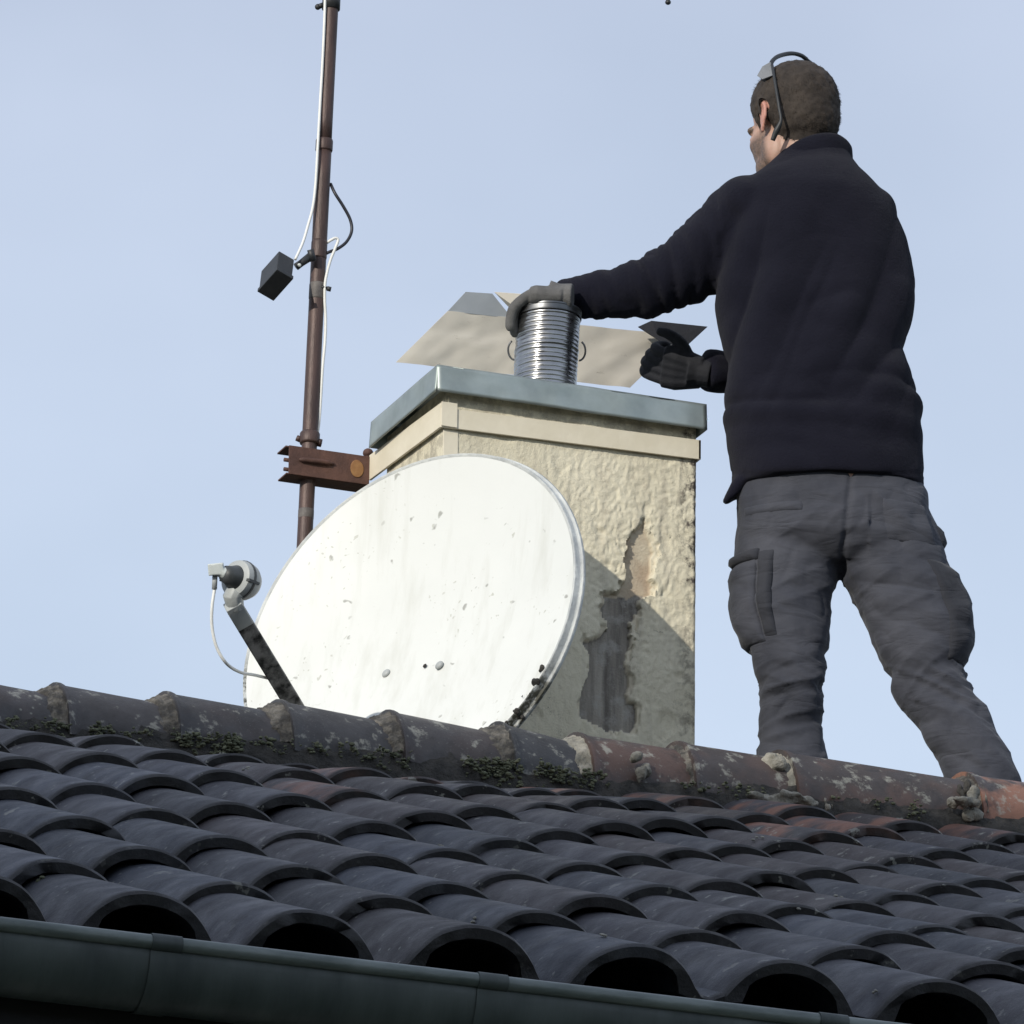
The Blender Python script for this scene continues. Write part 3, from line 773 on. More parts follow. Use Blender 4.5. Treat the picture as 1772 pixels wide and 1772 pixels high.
gr_.tube(spline([q0, q0 + (q1 - q0) * .5 + V(0, -.004, 0), q1], 6), [.002] + [.006] * 10 + [.003] * 2, 8); gr_.build('pressed_slot', M['rust'], brk)
rs = MB(); c = at_y(618, 811, YB - .005)
rs.rings([[c + V(.016 * math.cos(a) * s, -.0012 * (1 - s), .021 * math.sin(a) * s) for a in np.linspace(0, 2 * math.pi, 20, endpoint=False)] for s in (1, .9, .1)], cap=True); rs.build('rust_patch', M['rust_spot'], brk)
for px in (549, 500, 637):
    b_ = MB(); c = at_y(px, 770 if px < 600 else 783, YB + .03); c[2] = bzt + .004
    if px == 637:
        b_.tube([c, c + V(0, 0, .02)], .008, 10); b_.ell(c + V(0, 0, .016), [V(.012, 0, 0), V(0, .012, 0), V(0, 0, .011)], 8)
    elif px == 549: continue
    else:
        for dz in (.018, .04): b_.tube([V(bxl - .003, YB + .02, bzb + dz), V(bxl + .02, YB + .02, bzb + dz)], .0045, 8)
    b_.build('bolt', M['rust'], brk)
YM = YB + .028
top = at_y(576.5, -60, YM); bot = at_y(524.5, 990, YM); dirm = (top - bot) / (top[2] - bot[2])
def mastp(z): return bot + dirm * (z - bot[2])
def mastpx(py):   # point on the mast axis at this photo height
    lo, hi = bot[2] - 1, top[2] + 3
    for _ in range(50):
        mid = (lo + hi) / 2
        if pix(mastp(mid))[1] > py: lo = mid
        else: hi = mid
    return mastp(lo)
zc = mastpx(250)[2]
pm = MB(); zs = np.linspace(roof_z(YM) - .1, zc, 30); pm.tube([mastp(z) for z in zs], .0172, 20); pm.tube([mastp(z) for z in np.linspace(zc, top[2] + .75, 20)], .0165, 20)
pole = pm.build('pole', M['pole'], mast)
for (py, r, h) in ((252, .0195, .014), (505, .0180, .020), (433, .0182, .022), (890, .0176, .012)):
    k = MB(); c = mastpx(py); k.tube([c - dirm * h, c - dirm * (h * .8), c + dirm * (h * .8), c + dirm * h], [r * .95, r, r, r * .95], 20)
    k.build('pole_collar' if py == 252 else 'tape_band', M['pole'] if py in (252, 433) else M['pole_grey'], pole)
k = MB(); c = mastpx(758)
k.tube([c - dirm * .014, c - dirm * .01, c + dirm * .01, c + dirm * .014], [.0215, .0225, .0225, .0195], 18); k.tube([c + RH * -.02 - dirm * .004, c + RH * -.029], .007, 8); k.tube([c + RH * .018 - dirm * .01, c + RH * .027 - dirm * .012], .009, 8)
k.build('pole_clamp', M['pole'], mast)
k = MB(); c = mastpx(8)
k.tube([c - dirm * .012, c + dirm * .03], .0205, 18); k.tube([c - RH * .016, c - RH * .030 - dirm * .006], .006, 8); k.ell(c - RH * .030 - dirm * .006, [RH * .007, HZ * .007, V(0, 0, .007)], 6)
k.build('pole_clamp', M['black_plastic'], mast)

# TV antenna above the frame: only a rod tip hangs into view
tip = at_y(1156, 4, YM); bx = mastp(tip[2] + .42)
ta = empty('tv_antenna', bx, 'television aerial on top of the mast, only one dark rod tip in view', 'antenna')
bm_ = MB(); bdir = (V(tip[0], tip[1], 0) - V(bx[0], bx[1], 0)); bl = np.linalg.norm(bdir); bdir /= bl
bm_.box((-.25, -.009, -.009), (bl + .25, .009, .009), 0, [bdir, np.cross(V(0, 0, 1), bdir), V(0, 0, 1)], bx); bm_.build('boom', M['steel_dull'], ta, smooth=False)
for k in range(5):
    d_ = bl + .25 - .16 * k if k else bl
    c = bx + bdir * d_; hl = (c[2] - tip[2]) if k == 0 else .22
    if k == 0: hl = bx[2] - tip[2]
    if k and pix(c - V(0, 0, .25))[1] > -20: hl = min(hl, .25)
    e_ = MB(); e_.tube([c - V(0, 0, hl), c + V(0, 0, hl)], .0048, 8); e_.ell(c - V(0, 0, hl), [V(.007, 0, 0), V(0, .007, 0), V(0, 0, .006)], 6)
    e_.build('rod', M['black_plastic'], ta)

# amplifier box
dm = dep(mastpx(470)) - .03
def px3(x, y, t): return at_d(x, y, dm - t)      # t metres nearer the camera
s_ = F / dm
e1v = (RT * 32 + UP * 34 - FW * 30) / s_; e2v = (RT * 26 - UP * 15 + FW * 10.7) / s_; e3v = (RT * -3 - UP * 36 - FW * 44) / s_
oD = at_d(452, 469, dm)
amp = empty('amplifier_box', at_d(482, 478, dm), 'small black amplifier box tilted on a clamp beside the mast', 'amplifier')
ab = MB(); ab.box((.0, 0, 0), (1, 1, 1), 0, [e1v, e2v, e3v * .84], oD); ab.build('case', M['black_plastic'], amp, smooth=False, bevel=.002)
lid_ = MB(); lid_.box((-.05, -.04, .845), (1.05, 1.04, 1.0), 0, [e1v, e2v, e3v], oD); lid_.build('lid', M['black_plastic'], amp, smooth=False, bevel=.0015)
arm_ = MB(); q0 = at_d(512, 462, dm); q1 = at_d(541, 441, dm + .01)
arm_.tube([q0, q0 + (q1 - q0) * .3, q1], [.0085, .008, .010], 8); arm_.tube([at_d(537, 432, dm + .005), at_d(542, 452, dm + .005)], .008, 8); arm_.build('clamp_arm', M['black_plastic'], amp)
sc_ = MB(); sc_.ell(at_d(518, 459, dm - .012), [RT * .0045, UP * .0045, FW * .003], 6); sc_.build('screw', M['pale_plastic'], amp)
# cables
def cable(name, pts, r, mat, label):
    mb = MB(); mb.tube(spline(pts, 8), r, 10); o = mb.build(name, mat, None, origin=pts[0]); return tag(o, label, 'cable')
mf = lambda x, y, t=0.0: at_y(x, y, YM - t)
cable('coaxial_cable', [mf(563.5, -60, .01), mf(562, 20, .012), mf(558, 110, .012), mf(554, 180, .012), mf(550, 252, .018), mf(546, 320, .014), mf(541, 360, .014), mf(533, 390, .014), mf(524, 420, .02), mf(511, 449, .03)], .0032, M['white_cable'], 'thin white cable running down the left of the mast into the black box')
cable('coaxial_cable', [mf(572, 318, .0), mf(580, 335, .012), mf(594, 357, .014), mf(606, 380, .014), mf(608.5, 400, .014), mf(600, 418, .014), mf(585, 430, .012), mf(570, 436, .01), mf(558, 442, .0)], .0036, M['black_cable'], 'black cable bulging in a loop right of the mast')
cable('coaxial_cable', [mf(560, 424, 0), mf(572, 416, .012), mf(581, 412, .014), mf(585, 416, .014), mf(580, 430, .014), mf(572, 450, .014), mf(566, 472, .016), mf(562.5, 492, .018), mf(562, 520, .017), mf(563.5, 550, .014), mf(562.5, 590, .012), mf(558, 640, .010), mf(553, 720, .006), mf(548, 760, .0)], .0033, M['white_cable'], 'white cable hanging below the clamp on the right of the mast')
k = MB(); c = mf(562, 496, .018); k.tube([c - RH * .008, c + RH * .006 - UP * .004], .004, 8); k.tube([c + RH * .005 - UP * .004, c + RH * .014 - UP * .006], .0055, 8); k.build('wing_screw', M['black_plastic'], pole)

# ------------------------------------------------------------------ satellite dish
dc_dep = dep(at_y(820, 782, YC - .06)) - .152 - .075
DC = at_d(706, 1083, dc_dep); sD = F / dc_dep
NRM = -.532 * RT + .488 * UP - .692 * FW; NRM /= np.linalg.norm(NRM)
maj = RT * .676 + UP * .737; maj = maj - NRM * (maj @ NRM); maj /= np.linalg.norm(maj)
mnr = np.cross(NRM, maj)
RA = 342 / sD; RB = 342 / sD
dish = empty('satellite_dish', DC - V(0, 0, .42), 'big white satellite dish stained with specks, leaning in front of the chimney', 'satellite dish')
NA = 96
def dring(r, h): return [DC + maj * RA * r * math.cos(a) + mnr * RB * r * math.sin(a) + NRM * h for a in np.linspace(0, 2 * math.pi, NA, endpoint=False)]
dmesh = MB(); rr = [.02] + list(np.linspace(.06, .985, 26)); dmesh.rings([dring(r, -.055 * (1 - (r / .985) ** 2)) for r in rr], cap=False)
n0 = 0; dmesh.f.append(tuple(range(NA))[::-1]); dmesh.m.append(0)
n1 = len(dmesh.v); dmesh.rings([dring(r, -.055 * (1 - (r / .985) ** 2) - .004) for r in rr][::-1], cap=False)
refl = dmesh.build('reflector', M['dish'], dish)
rim = MB(); R_ = []
for (r, h) in ((.978, -.0025), (.990, .002), (1.0, .003), (1.004, 0), (1.004, -.012), (1.009, -.015), (1.020, -.016), (1.024, -.020), (1.020, -.025), (1.006, -.026), (.985, -.020)): R_.append(dring(r, h))
rim.rings(R_, cap=False)
ta_ = []
for (r, h) in R_ and ((0, 0),) * len(R_):
    for a in np.linspace(0, 2 * math.pi, NA, endpoint=False):
        pt = pix(DC + maj * RA * math.cos(a) + mnr * RB * math.sin(a))
        ta_.append((float(np.clip((pt[1] - 1130) / 50, 0, 1)), 0, 0))
rim.build('rim', M['rim'], refl, attr=np.array(ta_), autosmooth=50)
# lichen crust on the lower rim, bolts
lc = MB()
for k in range(150):
    a = rng.uniform(0, 2 * math.pi); rr_ = rng.normal(.985, .018)
    p = DC + maj * RA * rr_ * math.cos(a) + mnr * RB * rr_ * math.sin(a) + NRM * (.003 if rr_ < 1 else -.01)
    q = pix(p)
    if q[0] < 780 or q[1] < 1130 + rng.uniform(0, 40): continue
    s = rng.uniform(.003, .008); lc.ell(p, [RT * s, UP * s * 1.3, FW * s * .6], 4)
if lc.v:
    v_, n_, f_ = remesh(lc, .0025, 1); from_np(v_, f_, 'lichen_crust', M['mortar'], refl)['kind'] = 'stuff'
for (x, y) in ((668, 1165), (760, 1151), (735, 1152)):
    d0 = (DC - CAM) @ NRM / (ray(x, y) @ NRM); p = CAM + ray(x, y) * d0
    q = p - DC; r2 = ((q @ maj) / RA) ** 2 + ((q @ mnr) / RB) ** 2
    dd = -.055 * (1 - r2 / .97); d1 = ((DC + NRM * (dd + .001)) - CAM) @ NRM / (ray(x, y) @ NRM); p = CAM + ray(x, y) * d1
    b_ = MB(); s = .0085 if x != 735 else .004; b_.ell(p, [maj * s * 1.25, mnr * s, NRM * s * .6], 8); b_.build('bolt', M['grey_plastic'] if x != 735 else M['mortar'], refl)
# back bracket to the chimney
bb = MB(); bb.tube([DC - NRM * .07, DC - NRM * .12, V(bx0 + .06, YC, DC[2] + .02)], .02, 10); bb.build('back_bracket', M['steel_dull'], dish)
# feed arm
def dplane(x, y, off=0): d0 = ((DC + NRM * off) - CAM) @ NRM / (ray(x, y) @ NRM); return d0
LD = dc_dep - .38
aB = at_d(566, 1315, dc_dep - .02); aT = at_d(405, 1050, LD)
ad = (aT - aB); aL = np.linalg.norm(ad); ad /= aL
sidev = np.cross(ad, FW); sidev /= np.linalg.norm(sidev); frv = np.cross(sidev, ad)
am = MB(); am.box((-.0185, -.012, -.05), (.0185, .012, aL), 0, [sidev, frv, ad], aB)
arm = am.build('feed_arm', M['arm'], dish, smooth=False, bevel=.003)
# LNB: holder ring, body, cap, neck
lnb_c = at_d(414, 1003, LD + .005)
axl = (at_d(640, 1110, dc_dep) - lnb_c); axl /= np.linalg.norm(axl)      # it looks at the dish
axl = RT * .62 - UP * .28 + FW * .72; axl /= np.linalg.norm(axl)
lx = np.cross(axl, UP); lx /= np.linalg.norm(lx); ly = np.cross(lx, axl)
def lr(r, h): return [lnb_c + axl * h + (lx * math.cos(a) + ly * math.sin(a)) * r for a in np.linspace(0, 2 * math.pi, 28, endpoint=False)]
h_ = MB(); h_.rings([lr(.029, -.016), lr(.0385, -.012), lr(.041, -.002), lr(.0415, .010), lr(.0385, .024), lr(.031, .036), lr(.018, .043), lr(.004, .045)]); ring = h_.build('holder_ring', M['grey_plastic'], arm, autosmooth=50)
h_ = MB()
lo_a = at_d(404, 1032, LD); h_.tube([aT - ad * .01, lnb_c - ly * .036 - RT * .006, lnb_c - ly * .028], [.018, .022, .024], 12)
h_.box((-.018, -.013, -.012), (.018, .013, .055), 0, [sidev, frv, ad], aT - ad * .045); h_.build('arm_socket', M['grey_plastic'], arm, bevel=.002)
h_ = MB(); h_.rings([lr(.0418, .000), lr(.0424, .002), lr(.0424, .006), lr(.0418, .008)], cap=False); h_.box((-.0425, -.014, -.003), (.0425, .018, .003), 0, [lx, axl, ly], lnb_c - ly * .004); h_.build('ring_seam', M['dark_plastic'], arm, smooth=False)
h_ = MB(); h_.rings([lr(.006, -.050), lr(.017, -.046), lr(.021, -.030), lr(.0275, -.014), lr(.0275, .01)]); lnb = h_.build('feed_body', M['dark_plastic'], arm, autosmooth=60)
cc = at_d(374, 985, LD - .02); h_ = MB(); h_.box((-.0165, -.0125, -.015), (.0165, .0125, .015), 0, [RT * .98 + UP * .1, UP * .98 - RT * .1, FW], cc); h_.tube([cc, lnb_c - axl * .04], .013, 12)
v_, n_, f_ = remesh(h_, .002, 3); from_np(v_, f_, 'feed_cap', M['pale_plastic'], arm)
h_ = MB(); h_.tube([at_d(372, 995, LD - .02), at_d(371, 1020, LD - .02)], .0055, 10); h_.build('connector', M['grey_plastic'], arm)
h_ = MB(); h_.tube(spline([at_d(371.5, 1018, LD - .02), at_d(367, 1050, LD - .03), at_d(367, 1085, LD - .03), at_d(375, 1120, LD - .03), at_d(392, 1148, LD - .02), at_d(415, 1163, LD + .04), at_d(440, 1168, LD + .11), at_d(466, 1174, LD + .17)], 8), .0034, 10); h_.build('feed_cable', M['white_cable'], dish)

# ------------------------------------------------------------------ flue liner being fitted, on the cap
FY = (CY0 + CY1) / 2 - .03
fb_ = at_y(941, 655, FY); fb_[2] = CZ1 + .002; ftp = at_y(950, 540, FY)
fx = at_y(941, 655, FY)[0]; flue = empty('flue_liner', (fx, FY, CZ1), 'shiny ribbed steel flue liner standing on the chimney cap', 'flue pipe')
fm = MB(); R_ = []; fr_ = .0700
b0_ = V(fx, FY, CZ1 + .002); hgt = ftp[2] - CZ1; axf = (V(ftp[0], FY, ftp[2]) - b0_) / hgt
n_r = 20
for i in range(n_r * 8 + 1):
    t = i / (n_r * 8); h = t * hgt * .93
    r = fr_ + (.0012 + .0022 * abs(noise.noise((int(t * n_r) * 1.7, 3, 1)))) * abs(math.sin(t * n_r * math.pi)) ** .8 - .001
    wob = .0012 * noise.noise((t * 9, 1, 1))
    R_.append([b0_ + axf * h + V((r + .0012 * noise.noise((math.cos(a) * 2, math.sin(a) * 2, t * 12))) * math.cos(a) + wob, r * math.sin(a), 0) for a in np.linspace(0, 2 * math.pi, 48, endpoint=False)])
fm.rings(R_, cap=False); fm.build('ribbed_pipe', M['steel'], flue)
fm = MB(); fm.rings([[b0_ + axf * h + V(r * math.cos(a), r * math.sin(a), 0) for a in np.linspace(0, 2 * math.pi, 48, endpoint=False)] for r, h in ((.0725, hgt * .92), (.0732, hgt * .925), (.0732, hgt * .935), (.0712, hgt * .94), (.0715, hgt * .98), (.073, hgt * .985), (.073, hgt), (.068, hgt), (.068, hgt * .7))], cap=False)
fm.build('collar', M['steel_dull'], flue, autosmooth=50)
for sgn in (-1, 1):
    c = b0_ + axf * hgt * .60 + RH * sgn * .070
    h_ = MB(); pts_ = [c + RH * sgn * .017 * math.cos(a) * .9 + UP * .022 * math.sin(a) for a in np.linspace(-1.5, 1.1, 12)]
    h_.tube(pts_, .0022, 8); h_.build('wire_lug', M['steel_dull'], flue)

# ------------------------------------------------------------------ folded metal sheet held behind the flue
YSH = FY + .36
TL_ = math.radians(72)
def shp(x, y):      # plane leaning back, through the bottom edge
    o = at_y(870, 648, YSH); n = V(0, -math.sin(TL_), -math.cos(TL_)); d = ray(x, y); return CAM + d * (((o - CAM) @ n) / (d @ n))
sh = empty('cover_plate', shp(900, 650), 'large bare metal cover plate with a folded grey edge, held behind the flue', 'metal sheet')
q = [shp(685, 627), shp(775, 538), shp(1182, 581), shp(1090, 671)]
pl = MB(); NU, NVV = 40, 10; G = []
for i in range(NVV + 1):
    r = []
    for k in range(NU + 1):
        u, v_ = k / NU, i / NVV; p = (q[0] * (1 - u) + q[3] * u) * (1 - v_) + (q[1] * (1 - u) + q[2] * u) * v_
        r.append(p + V(0, .007 * noise.noise((u * 5, v_ * 2, 1)) + .003 * noise.noise((u * 14, v_ * 5, 8)), 0))
    G.append(r)
pl.rings(G, cap=False, closed=False); po = pl.build('panel', M['sheet'], sh); s2 = po.modifiers.new('t', 'SOLIDIFY'); s2.thickness = .0012; s3 = po.modifiers.new('e', 'EDGE_SPLIT'); s3.split_angle = math.radians(40)
fl = MB(); bk_ = V(0, .0, 0)
def lip(x, y, t): return shp(x, y) + V(0, -t, 0)
fl.add([shp(775, 538.5), shp(886, 550.5), lip(852, 508, .0), lip(806, 505, .0)], [(0, 1, 2, 3)])
o = fl.build('folded_edge', M['sheet_top'], sh, smooth=False); s2 = o.modifiers.new('t', 'SOLIDIFY'); s2.thickness = .0015
fl = MB(); fl.add([lip(852, 508, .012), lip(897, 516, .03), lip(895, 547, .03), lip(880, 533, .004)], [(0, 1, 2, 3)]); o = fl.build('bent_corner', M['sheet'], sh, smooth=False); s2 = o.modifiers.new('t', 'SOLIDIFY'); s2.thickness = .0015
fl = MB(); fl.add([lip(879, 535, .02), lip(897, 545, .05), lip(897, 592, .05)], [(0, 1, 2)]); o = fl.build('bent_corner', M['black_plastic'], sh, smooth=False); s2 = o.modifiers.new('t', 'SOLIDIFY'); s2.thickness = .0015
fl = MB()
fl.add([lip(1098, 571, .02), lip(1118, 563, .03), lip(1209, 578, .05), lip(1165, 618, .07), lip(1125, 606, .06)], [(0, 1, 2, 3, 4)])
o = fl.build('turned_flap', M['shade_black'], sh, smooth=False); s2 = o.modifiers.new('t', 'SOLIDIFY'); s2.thickness = .002  # near-black colour paints in the shadow lying on this flap
# ------------------------------------------------------------------ the man on the far slope
P0 = at_y(1420, 900, 4.66)
def mp_(x, y, v=0.0): return at_v(x, y, P0 + HZ * v)
SM = F / dep(P0)
def loc(p): q = np.asarray(p) - P0; return q @ RH, q[2], q @ HZ
def foot_at(x, v):
    lo, hi = 1200, 1900
    for _ in range(50):
        m_ = (lo + hi) / 2; p = mp_(x, m_, v)
        if p[2] > roof_z(p[1]): lo = m_
        else: hi = m_
    return mp_(x, lo, v), lo
fL, fLy = foot_at(1372, .0); fR, fRy = foot_at(1722, -.03)
def interp_rows(rows, y):
    rows = sorted(rows); ys = [r[0] for r in rows]
    return [float(np.interp(y, ys, [r[i] for r in rows])) for i in range(1, len(rows[0]))]
def smooth_rows(rows, n):
    ys = np.linspace(rows[0][0], rows[-1][0], n)
    return [(y, *interp_rows(rows, y)) for y in ys]
def ring_h(y, xl, xr, v, b, n=40, exp=2.3, tilt=0.0, a0=0, a1=2 * math.pi, off=0.0, endp=False):
    c = mp_((xl + xr) / 2, y, v); a = (xr - xl) / 2 / SM; o = []
    for t in np.linspace(a0, a1, n, endpoint=endp):
        cs, sn = math.cos(t), math.sin(t)
        k = (abs(cs) ** exp + abs(sn) ** exp) ** (-1 / exp)
        o.append(c + RH * (a + off) * cs * k + HZ * (b + off) * sn * k + V(0, 0, tilt * a * cs * k))
    return o
TOR = [(262, 1352, 1466, .03, .070), (285, 1334, 1480, .03, .080), (300, 1316, 1494, .02, .094), (318, 1288, 1514, .01, .104), (345, 1266, 1540, .0, .115), (375, 1250, 1560, .0, .122), (410, 1246, 1571, .0, .126),
       (450, 1242, 1579, .0, .130), (520, 1242, 1581, .0, .134), (580, 1248, 1573, .0, .134), (606, 1253, 1566, .0, .134), (632, 1256, 1574, .0, .136), (655, 1257, 1586, .0, .138), (690, 1256, 1594, .0, .140), (730, 1252, 1596, .0, .142), (770, 1255, 1598, .0, .142), (810, 1263, 1600, .0, .142), (846, 1266, 1601, .0, .143), (852, 1270, 1599, .0, .141)]
LLEG = [(935, 1272, 1462, .0, .098), (1000, 1267, 1450, .0, .098), (1040, 1268, 1441, .0, .094), (1080, 1274, 1436, -.005, .090), (1110, 1285, 1434, -.01, .085), (1150, 1305, 1430, -.015, .078), (1180, 1313, 1428, -.015, .074), (1220, 1313, 1423, -.01, .070), (1260, 1313, 1423, 0, .067), (1300, 1309, 1431, 0, .068), (1345, 1308, 1434, 0, .068), (fLy - 60, 1314, 1430, 0, .066), (fLy - 40, 1318, 1428, 0, .064)]
RLEG = [(935, 1425, 1630, .0, .098), (1000, 1455, 1650, .0, .100), (1040, 1475, 1668, -.003, .098), (1080, 1495, 1678, -.006, .094), (1120, 1514, 1678, -.01, .088), (1160, 1532, 1668, -.012, .080), (1200, 1545, 1688, -.015, .077), (1240, 1576, 1710, -.02, .074), (1280, 1598, 1734, -.025, .071), (1320, 1624, 1756, -.03, .069), (1350, 1636, 1770, -.03, .069), (fRy - 60, 1662, 1792, -.03, .066), (fRy - 40, 1668, 1790, -.03, .064)]
PEL = [(832, 1282, 1594, .0, .118), (846, 1273, 1604, .0, .122), (880, 1274, 1612, .0, .128), (920, 1271, 1622, .0, .128), (945, 1272, 1628, .0, .122), (968, 1290, 1620, .0, .100), (985, 1340, 1590, .0, .07)]
LARM = [(1292, 372, .02, .086), (1255, 412, .02, .090), (1212, 448, .03, .084), (1170, 474, .04, .076), (1125, 495, .05, .068), (1085, 505, .06, .060), (1040, 511, .07, .054), (1000, 514, .08, .047), (978, 514, .083, .042), (964, 514, .085, .034)]
RARM = [(1500, 410, .04, .065), (1485, 480, .11, .070), (1455, 570, .18, .064), (1420, 650, .24, .060), (1340, 652, .24, .055), (1270, 648, .22, .050), (1222, 645, .20, .046)]

person = empty('person', V((fL[0] + fR[0]) / 2, (fL[1] + fR[1]) / 2, min(fL[2], fR[2])), 'man in dark fleece and grey work trousers standing behind the ridge, reaching to the flue', 'person')

# head axes
PH = math.radians(40); TP = math.radians(7)
hf0 = HZ * math.cos(PH) - RH * math.sin(PH); hl = -HZ * math.sin(PH) - RH * math.cos(PH)
hf = hf0 * math.cos(TP) - V(0, 0, 1) * math.sin(TP); hu = V(0, 0, 1) * math.cos(TP) + hf0 * math.sin(TP)
HC = mp_(1370, 208, .05); HS = 1.07
def hp(f, l, u): return HC + (hf * f + hl * l + hu * u) * HS
def hloc(p): q = (np.asarray(p) - HC) / HS; return q @ hf, q @ hl, q @ hu
def hell(mb, c, a): mb.ell(hp(*c), [hf * a[0] * HS, hl * a[1] * HS, hu * a[2] * HS], 14)
bd_ = MB()
hell(bd_, (-.012, 0, .020), (.099, .078, .097)); hell(bd_, (-.030, 0, -.005), (.078, .071, .085)); hell(bd_, (.040, 0, -.045), (.058, .063, .082))
hell(bd_, (.040, 0, -.095), (.053, .060, .050)); hell(bd_, (.066, 0, -.110), (.022, .026, .020)); hell(bd_, (.084, 0, .002), (.019, .048, .013))
for s in (-1, 1):
    hell(bd_, (.057, s * .038, -.042), (.029, .022, .026)); hell(bd_, (.010, s * .054, -.075), (.030, .016, .040)); hell(bd_, (.083, s * .030, -.020), (.010, .014, .008))
bd_.tube([hp(.093, 0, -.008), hp(.097, 0, -.03), hp(.104, 0, -.050)], [.011, .012, .014], 10)
hell(bd_, (.080, 0, -.078), (.012, .024, .006)); hell(bd_, (.078, 0, -.089), (.012, .021, .007))
bd_.tube([hp(-.030, 0, -.03), hp(-.028, 0, -.09), mp_(1400, 285, .03), mp_(1408, 330, .02)], [.060, .057, .060, .075], 20)
# ears
def ear(mb, s):
    ec = hp(.012, s * .075, -.012); eu = hu * .98 - hf * .12; eo = hl * s * .42 - hf * .90; eo /= np.linalg.norm(eo)
    pts_ = []
    for a in np.linspace(-2.05, 2.75, 26):
        rx = .0195 if a > -.4 else .0135; pts_.append(ec + eo * (.010 + rx * math.cos(a) * 1.0) + eu * (.031 * math.sin(a) if a > -1.2 else .034 * math.sin(a)) * 1.0)
    mb.tube(pts_, .0046, 8)
    mb.ell(ec + eo * .006, [eo * .015, eu * .027, np.cross(eo, eu) * .0035], 8); mb.ell(ec + eo * .006 - eu * .028, [eo * .009, eu * .010, np.cross(eo, eu) * .005], 8)
for s in (-1, 1): ear(bd_, s)
# body inside the clothes
def shrink(rows, k, kb): return [(y, (xl + xr) / 2 - (xr - xl) / 2 * k, (xl + xr) / 2 + (xr - xl) / 2 * k, v, b * kb) for y, xl, xr, v, b in rows]
bd_.rings([ring_h(*r, n=24) for r in shrink([r for r in TOR if r[0] > 300] + [(950, 1300, 1590, 0, .11)], .88, .85)])
bd_.rings([ring_h(*r, n=16) for r in shrink(LLEG, .78, .78)]); bd_.rings([ring_h(*r, n=16) for r in shrink(RLEG, .78, .78)])
for A_ in (LARM, RARM): bd_.tube([mp_(x, y, v) for x, y, v, r in A_], [r * .72 for x, y, v, r in A_], 14)
lw = mp_(968, 514, .085); rw = mp_(1216, 645, .20)
bd_.ell(lw - RH * .012, [RH * .03, V(0, 0, .02), HZ * .02], 8); bd_.ell(rw - RH * .012, [RH * .03, V(0, 0, .02), HZ * .02], 8)
bv, bn, bf = remesh(bd_, .0042, 3)
col = np.zeros((len(bv), 3))
for i, p in enumerate(bv):
    f_, l_, u_ = hloc(p)
    if abs(f_) < .2 and abs(u_) < .2 and abs(l_) < .12:
        m_ = min(1, max(0, (-.024 - u_) / .022)) * min(1, max(0, (f_ - .004) / .018))
        if abs(l_) > .045 and -.075 < u_ < .03 and .018 < f_ < .036: m_ = max(m_, .8)
        if f_ > .074 and abs(u_ - .004) < .009 and abs(l_) > .008: m_ = 1.1
        col[i, 0] = m_ * (1 if u_ > -.135 else .4)
        if abs(l_) > .070 and -.03 < f_ < .03 and -.06 < u_ < .04: col[i, 1] = min(1, (abs(l_) - .070) / .012)
body = from_np(bv, bf, 'body', M['skin'], person, attr=col)

# hair: a close-cropped layer on the scalp plus short strands
def hairline(f):
    return float(np.interp(f, [-.2, -.06, -.03, -.012, .004, .016, .022, .034, .046, .070, .086, .1], [-.088, -.086, -.074, -.050, -.006, -.002, -.024, -.026, .004, .030, .062, .068]))
hv, hidx = [], {}
for i, p in enumerate(bv):
    f_, l_, u_ = hloc(p)
    if u_ > -.12 and abs(f_) < .2 and abs(l_) < .1:
        d = u_ - hairline(f_) + .006 * noise.noise(tuple(p * 70))
        if abs(l_) > .0815 and -.04 < f_ < .03 and u_ < .022: d = -1     # keep the ears free
        if d > -.002:
            th = .0075 * min(1, (d + .002) / .035) + .0025 * min(1, max(0, d) / .03) * noise.noise(tuple(p * 90))
            hidx[i] = len(hv); hv.append(p + bn[i] * (th + .0004))
hfz = [tuple(hidx[k] for k in q) for q in bf if all(k in hidx for k in q)]
hair = from_np(np.array(hv), hfz, 'hair', M['hair'], person)
sm_ = MB(); hk = list(hidx.items())
for _ in range(14000):
    i, k = hk[rng.integers(len(hk))]; p = hv[k] + rng.normal(0, .0015, 3); n_ = bn[i]; f_, l_, u_ = hloc(p)
    flow = -hu * .8 - hf * .35 if u_ < .07 else hf * .6 - hu * .1
    d = n_ * .16 + flow * .9 + rng.normal(0, .16, 3); d /= np.linalg.norm(d)
    s = np.cross(d, n_); s /= (np.linalg.norm(s) + 1e-9); L_ = rng.uniform(.006, .011) * (1 if u_ > .02 else .7)
    p = p - n_ * .002
    sm_.add([p - s * .0005, p + s * .0005, p + d * L_], [(0, 1, 2)])
so_ = sm_.build('hair_strands', M['hair'], hair)
so_['kind'] = 'stuff'

# jacket
jk = MB(); jk.rings([ring_h(*r, n=48) for r in smooth_rows(TOR, 60)])
jk.tube(spline([mp_(x, y, v) for x, y, v, r in LARM], 5), list(np.interp(np.linspace(0, len(LARM) - 1, 5 * (len(LARM) - 1) + 1), range(len(LARM)), [r for *_, r in LARM])), 28)
jk.tube(spline([mp_(x, y, v) for x, y, v, r in RARM], 5), list(np.interp(np.linspace(0, len(RARM) - 1, 5 * (len(RARM) - 1) + 1), range(len(RARM)), [r for *_, r in RARM])), 28)
jk.ell(mp_(1292, 368, .01), [RH * .078, V(0, 0, .082), HZ * .105], 12); jk.ell(mp_(1515, 385, .02), [RH * .055, V(0, 0, .075), HZ * .10], 12)
for dv in np.linspace(-.05, .09, 9): jk.tube([mp_(1284, 832, dv), mp_(1266, 856, dv), mp_(1252, 872, dv)], [.020, .013, .008], 10)
jv, jn, jf = remesh(jk, .0075, 5)
